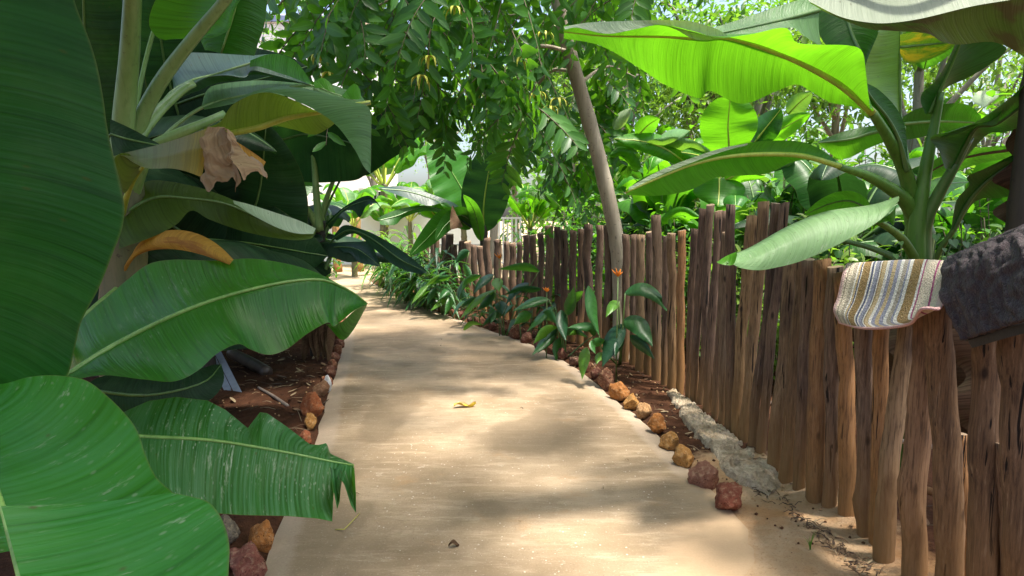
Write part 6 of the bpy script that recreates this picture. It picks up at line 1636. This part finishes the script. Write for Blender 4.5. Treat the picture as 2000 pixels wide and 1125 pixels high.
lg = tube("log", resample(cr([G(452, 690, .09), G(485, 706, .07), G(522, 727, .05)]), 12), [.055 + .01 * nz(i, 3) for i in range(13)], stem_mat("rotting log", (.05, .035, .028), (.09, .065, .05)), None, 10)
tag(lg, "dark rotting log half buried in the red soil under the glossy leaf", "log")
stk = tube("stick", resample(cr([G(505, 757, .02), G(535, 774, .03), G(562, 793, .02)]), 10), (.011, .014), stem_mat("grey stick", (.14, .11, .09), (.22, .18, .15)), None, 8)
tag(stk, "thin grey brown stick lying on the red soil between board and stones", "stick")
yl = leaf_mat("fallen yellow leaf", (0.42, 0.30, 0.02), (0.60, 0.45, 0.03), (0.5, 0.36, 0.03), 0.25, 0.5, edge=(.2, .12, .03), vein=.6, blotch=(.25, .14, .03))
g = G(908, 796); bfl = Buf(); V, U = [], []
for i in range(13):
    t = i / 12; w = .034 * max(.05, math.sin(math.pi * (.04 + .92 * t)) ** .7)
    c = g + Vector((-.085 + .17 * t, .01 * math.sin(t * 4) - .02 + .05 * t, .012 + .012 * math.sin(t * 7)))
    for k in (-2, -1, 0, 1, 2): V.append(c + Vector((-.1, .8, 0)) * w * k / 2 + Vector((0, 0, .018 * (abs(k) / 2) ** 1.5 + .006 * math.sin(i * 1.1 + k)))); U.append((t * .17, k / 2))
bfl.add(V, [(5 * i + k, 5 * i + k + 1, 5 * i + k + 6, 5 * i + k + 5) for i in range(12) for k in range(4)], U)
fl = bfl.build("fallen_leaf", yl); tag(fl, "curled yellow fallen leaf lying alone in the middle of the path", "leaf")
g = G(885, 1072); bfl = Buf(); V, U = [], []
for i in range(9):
    t = i / 8; w = .016 * max(.1, math.sin(math.pi * (.06 + .88 * t)))
    c = g + Vector((-.02 + .045 * t, .02 * t, .010 + .012 * math.sin(t * 5)))
    for k in (-1, 0, 1): V.append(c + Vector((.2, .9, 0)) * w * k + Vector((0, 0, .012 * abs(k)))); U.append((t * .05, k))
bfl.add(V, [(3 * i + k, 3 * i + k + 1, 3 * i + k + 4, 3 * i + k + 3) for i in range(8) for k in range(2)], U)
fl = bfl.build("dry_leaf", BRN); tag(fl, "tiny crumpled brown dry leaf on the near part of the path", "leaf")
tg_ = tube("grass_stalk", [G(655, 1034, .006), G(672, 1034, .012), G(688, 1018, .02), G(703, 1002, .01)], (.003, .002), plain("yellow straw", (.4, .36, .08), .7, .2, 20), None, 5)
tag(tg_, "bent yellow green stalk on the path below the tattered leaf's torn tip", "stalk")
sp_o = Buf(); q = random.Random(2); g = G(1582, 1078)
for k in range(7):
    a = q.uniform(0, 6.28); h = q.uniform(.04, .09); d = Vector((math.cos(a), math.sin(a), 0)) * q.uniform(.01, .04)
    V = []
    for i in range(5):
        t = i / 4; c = g + d * t * t + Vector((0, 0, h * t + .01)); w = .003 * (1 - t * .9); V += [c + Vector((w, 0, 0)), c - Vector((w, 0, 0))]
    sp_o.add(V, [(2 * i, 2 * i + 1, 2 * i + 3, 2 * i + 2) for i in range(4)])
gs = sp_o.build("grass_sprout", HEB); tag(gs, "tiny green grass sprout in the loose sand by the fence foot", "grass")
# litter: uncountable bits on the soil, the sand and along the fence
lt = Buf(); q = random.Random(9)
def scatter(n, gen, smin, smax):
    for _ in range(n):
        p = gen()
        if p is None: continue
        xl, xr = side_x(LW, round(p.y, 2)), side_x(RW, round(p.y, 2))
        onp = xl < p.x < xr
        if onp and n > 100: continue
        h, s_ = ground_h(p.x, p.y)
        z = max(h, 0.003 if onp else -1)
        L = q.uniform(smin, smax); a = q.uniform(0, 6.28); d = Vector((math.cos(a), math.sin(a), q.uniform(-.1, .25)))
        p = Vector((p.x, p.y, z + .006))
        if q.random() < .45:
            V, Fc = tube_geo([p, p + d * L * .5 + Vector((0, 0, .01)), p + d * L], (.0028, .0015), 4); lt.add(V, Fc, None, q.randint(0, 2))
        else:
            leaflet(lt, p, d, Vector((q.uniform(-.4, .4), q.uniform(-.4, .4), 1)), L * .55, L * .2, q.random(), -.3 * q.random(), q.randint(0, 2))
scatter(520, lambda: Vector((q.uniform(-2.8, -1.1), q.uniform(3.2, 8.5), 0)), .05, .2)
scatter(320, lambda: (lambda y: Vector((side_x(RW, round(y, 2)) + q.uniform(.1, .5), y, 0)))(q.uniform(3.2, 11)), .03, .12)
scatter(240, lambda: (lambda t: (lambda g: Vector((g.x, g.y, 0)))(G(1500 + 330 * t + q.uniform(-40, 6), 950 + 265 * t)))(q.random()), .02, .07)
scatter(35, lambda: Vector((q.uniform(-1.0, .9), q.uniform(2.6, 9), 0)), .01, .03)
scatter(500, lambda: Vector((q.uniform(1.9, 4.5), q.uniform(2.6, 7), 0)), .06, .2)
lo = lt.build("leaf_litter", [plain("dry straw", (.30, .22, .13), .9, .4, 20), plain("dark litter", (.07, .045, .03), .9, .4, 20), plain("brown litter", (.17, .10, .055), .9, .4, 20)])
tag(lo, "scattered dry straw and leaf bits on the soil beside the path", "leaf litter", None, "stuff")
pb_ = Buf()
for _ in range(900):
    if q.random() < .5: y = q.uniform(3.2, 8); x = side_x(LW, round(y, 2)) - q.uniform(.05, 1.5)
    else: y = q.uniform(2.5, 9); x = side_x(RW, round(y, 2)) + q.uniform(.05, .6)
    r_ = q.uniform(.003, .014); h, _s = ground_h(x, y)
    V = [Vector((x, y, h + r_ * .4)) + Vector(v) * r_ * q.uniform(.7, 1.2) for v in ((1, 0, 0), (0, 1, 0), (-1, 0, 0), (0, -1, 0), (0, 0, .8), (0, 0, -.8))]
    pb_.add(V, [(0, 1, 4), (1, 2, 4), (2, 3, 4), (3, 0, 4), (1, 0, 5), (2, 1, 5), (3, 2, 5), (0, 3, 5)], None, q.randint(0, 1))
po = pb_.build("soil_crumbs", [ground_m, plain("ochre grit", (.33, .2, .1), .95, .4, 60)], smooth=False)
tag(po, "small crumbs of earth and grit along both edges of the path", "soil", None, "stuff")
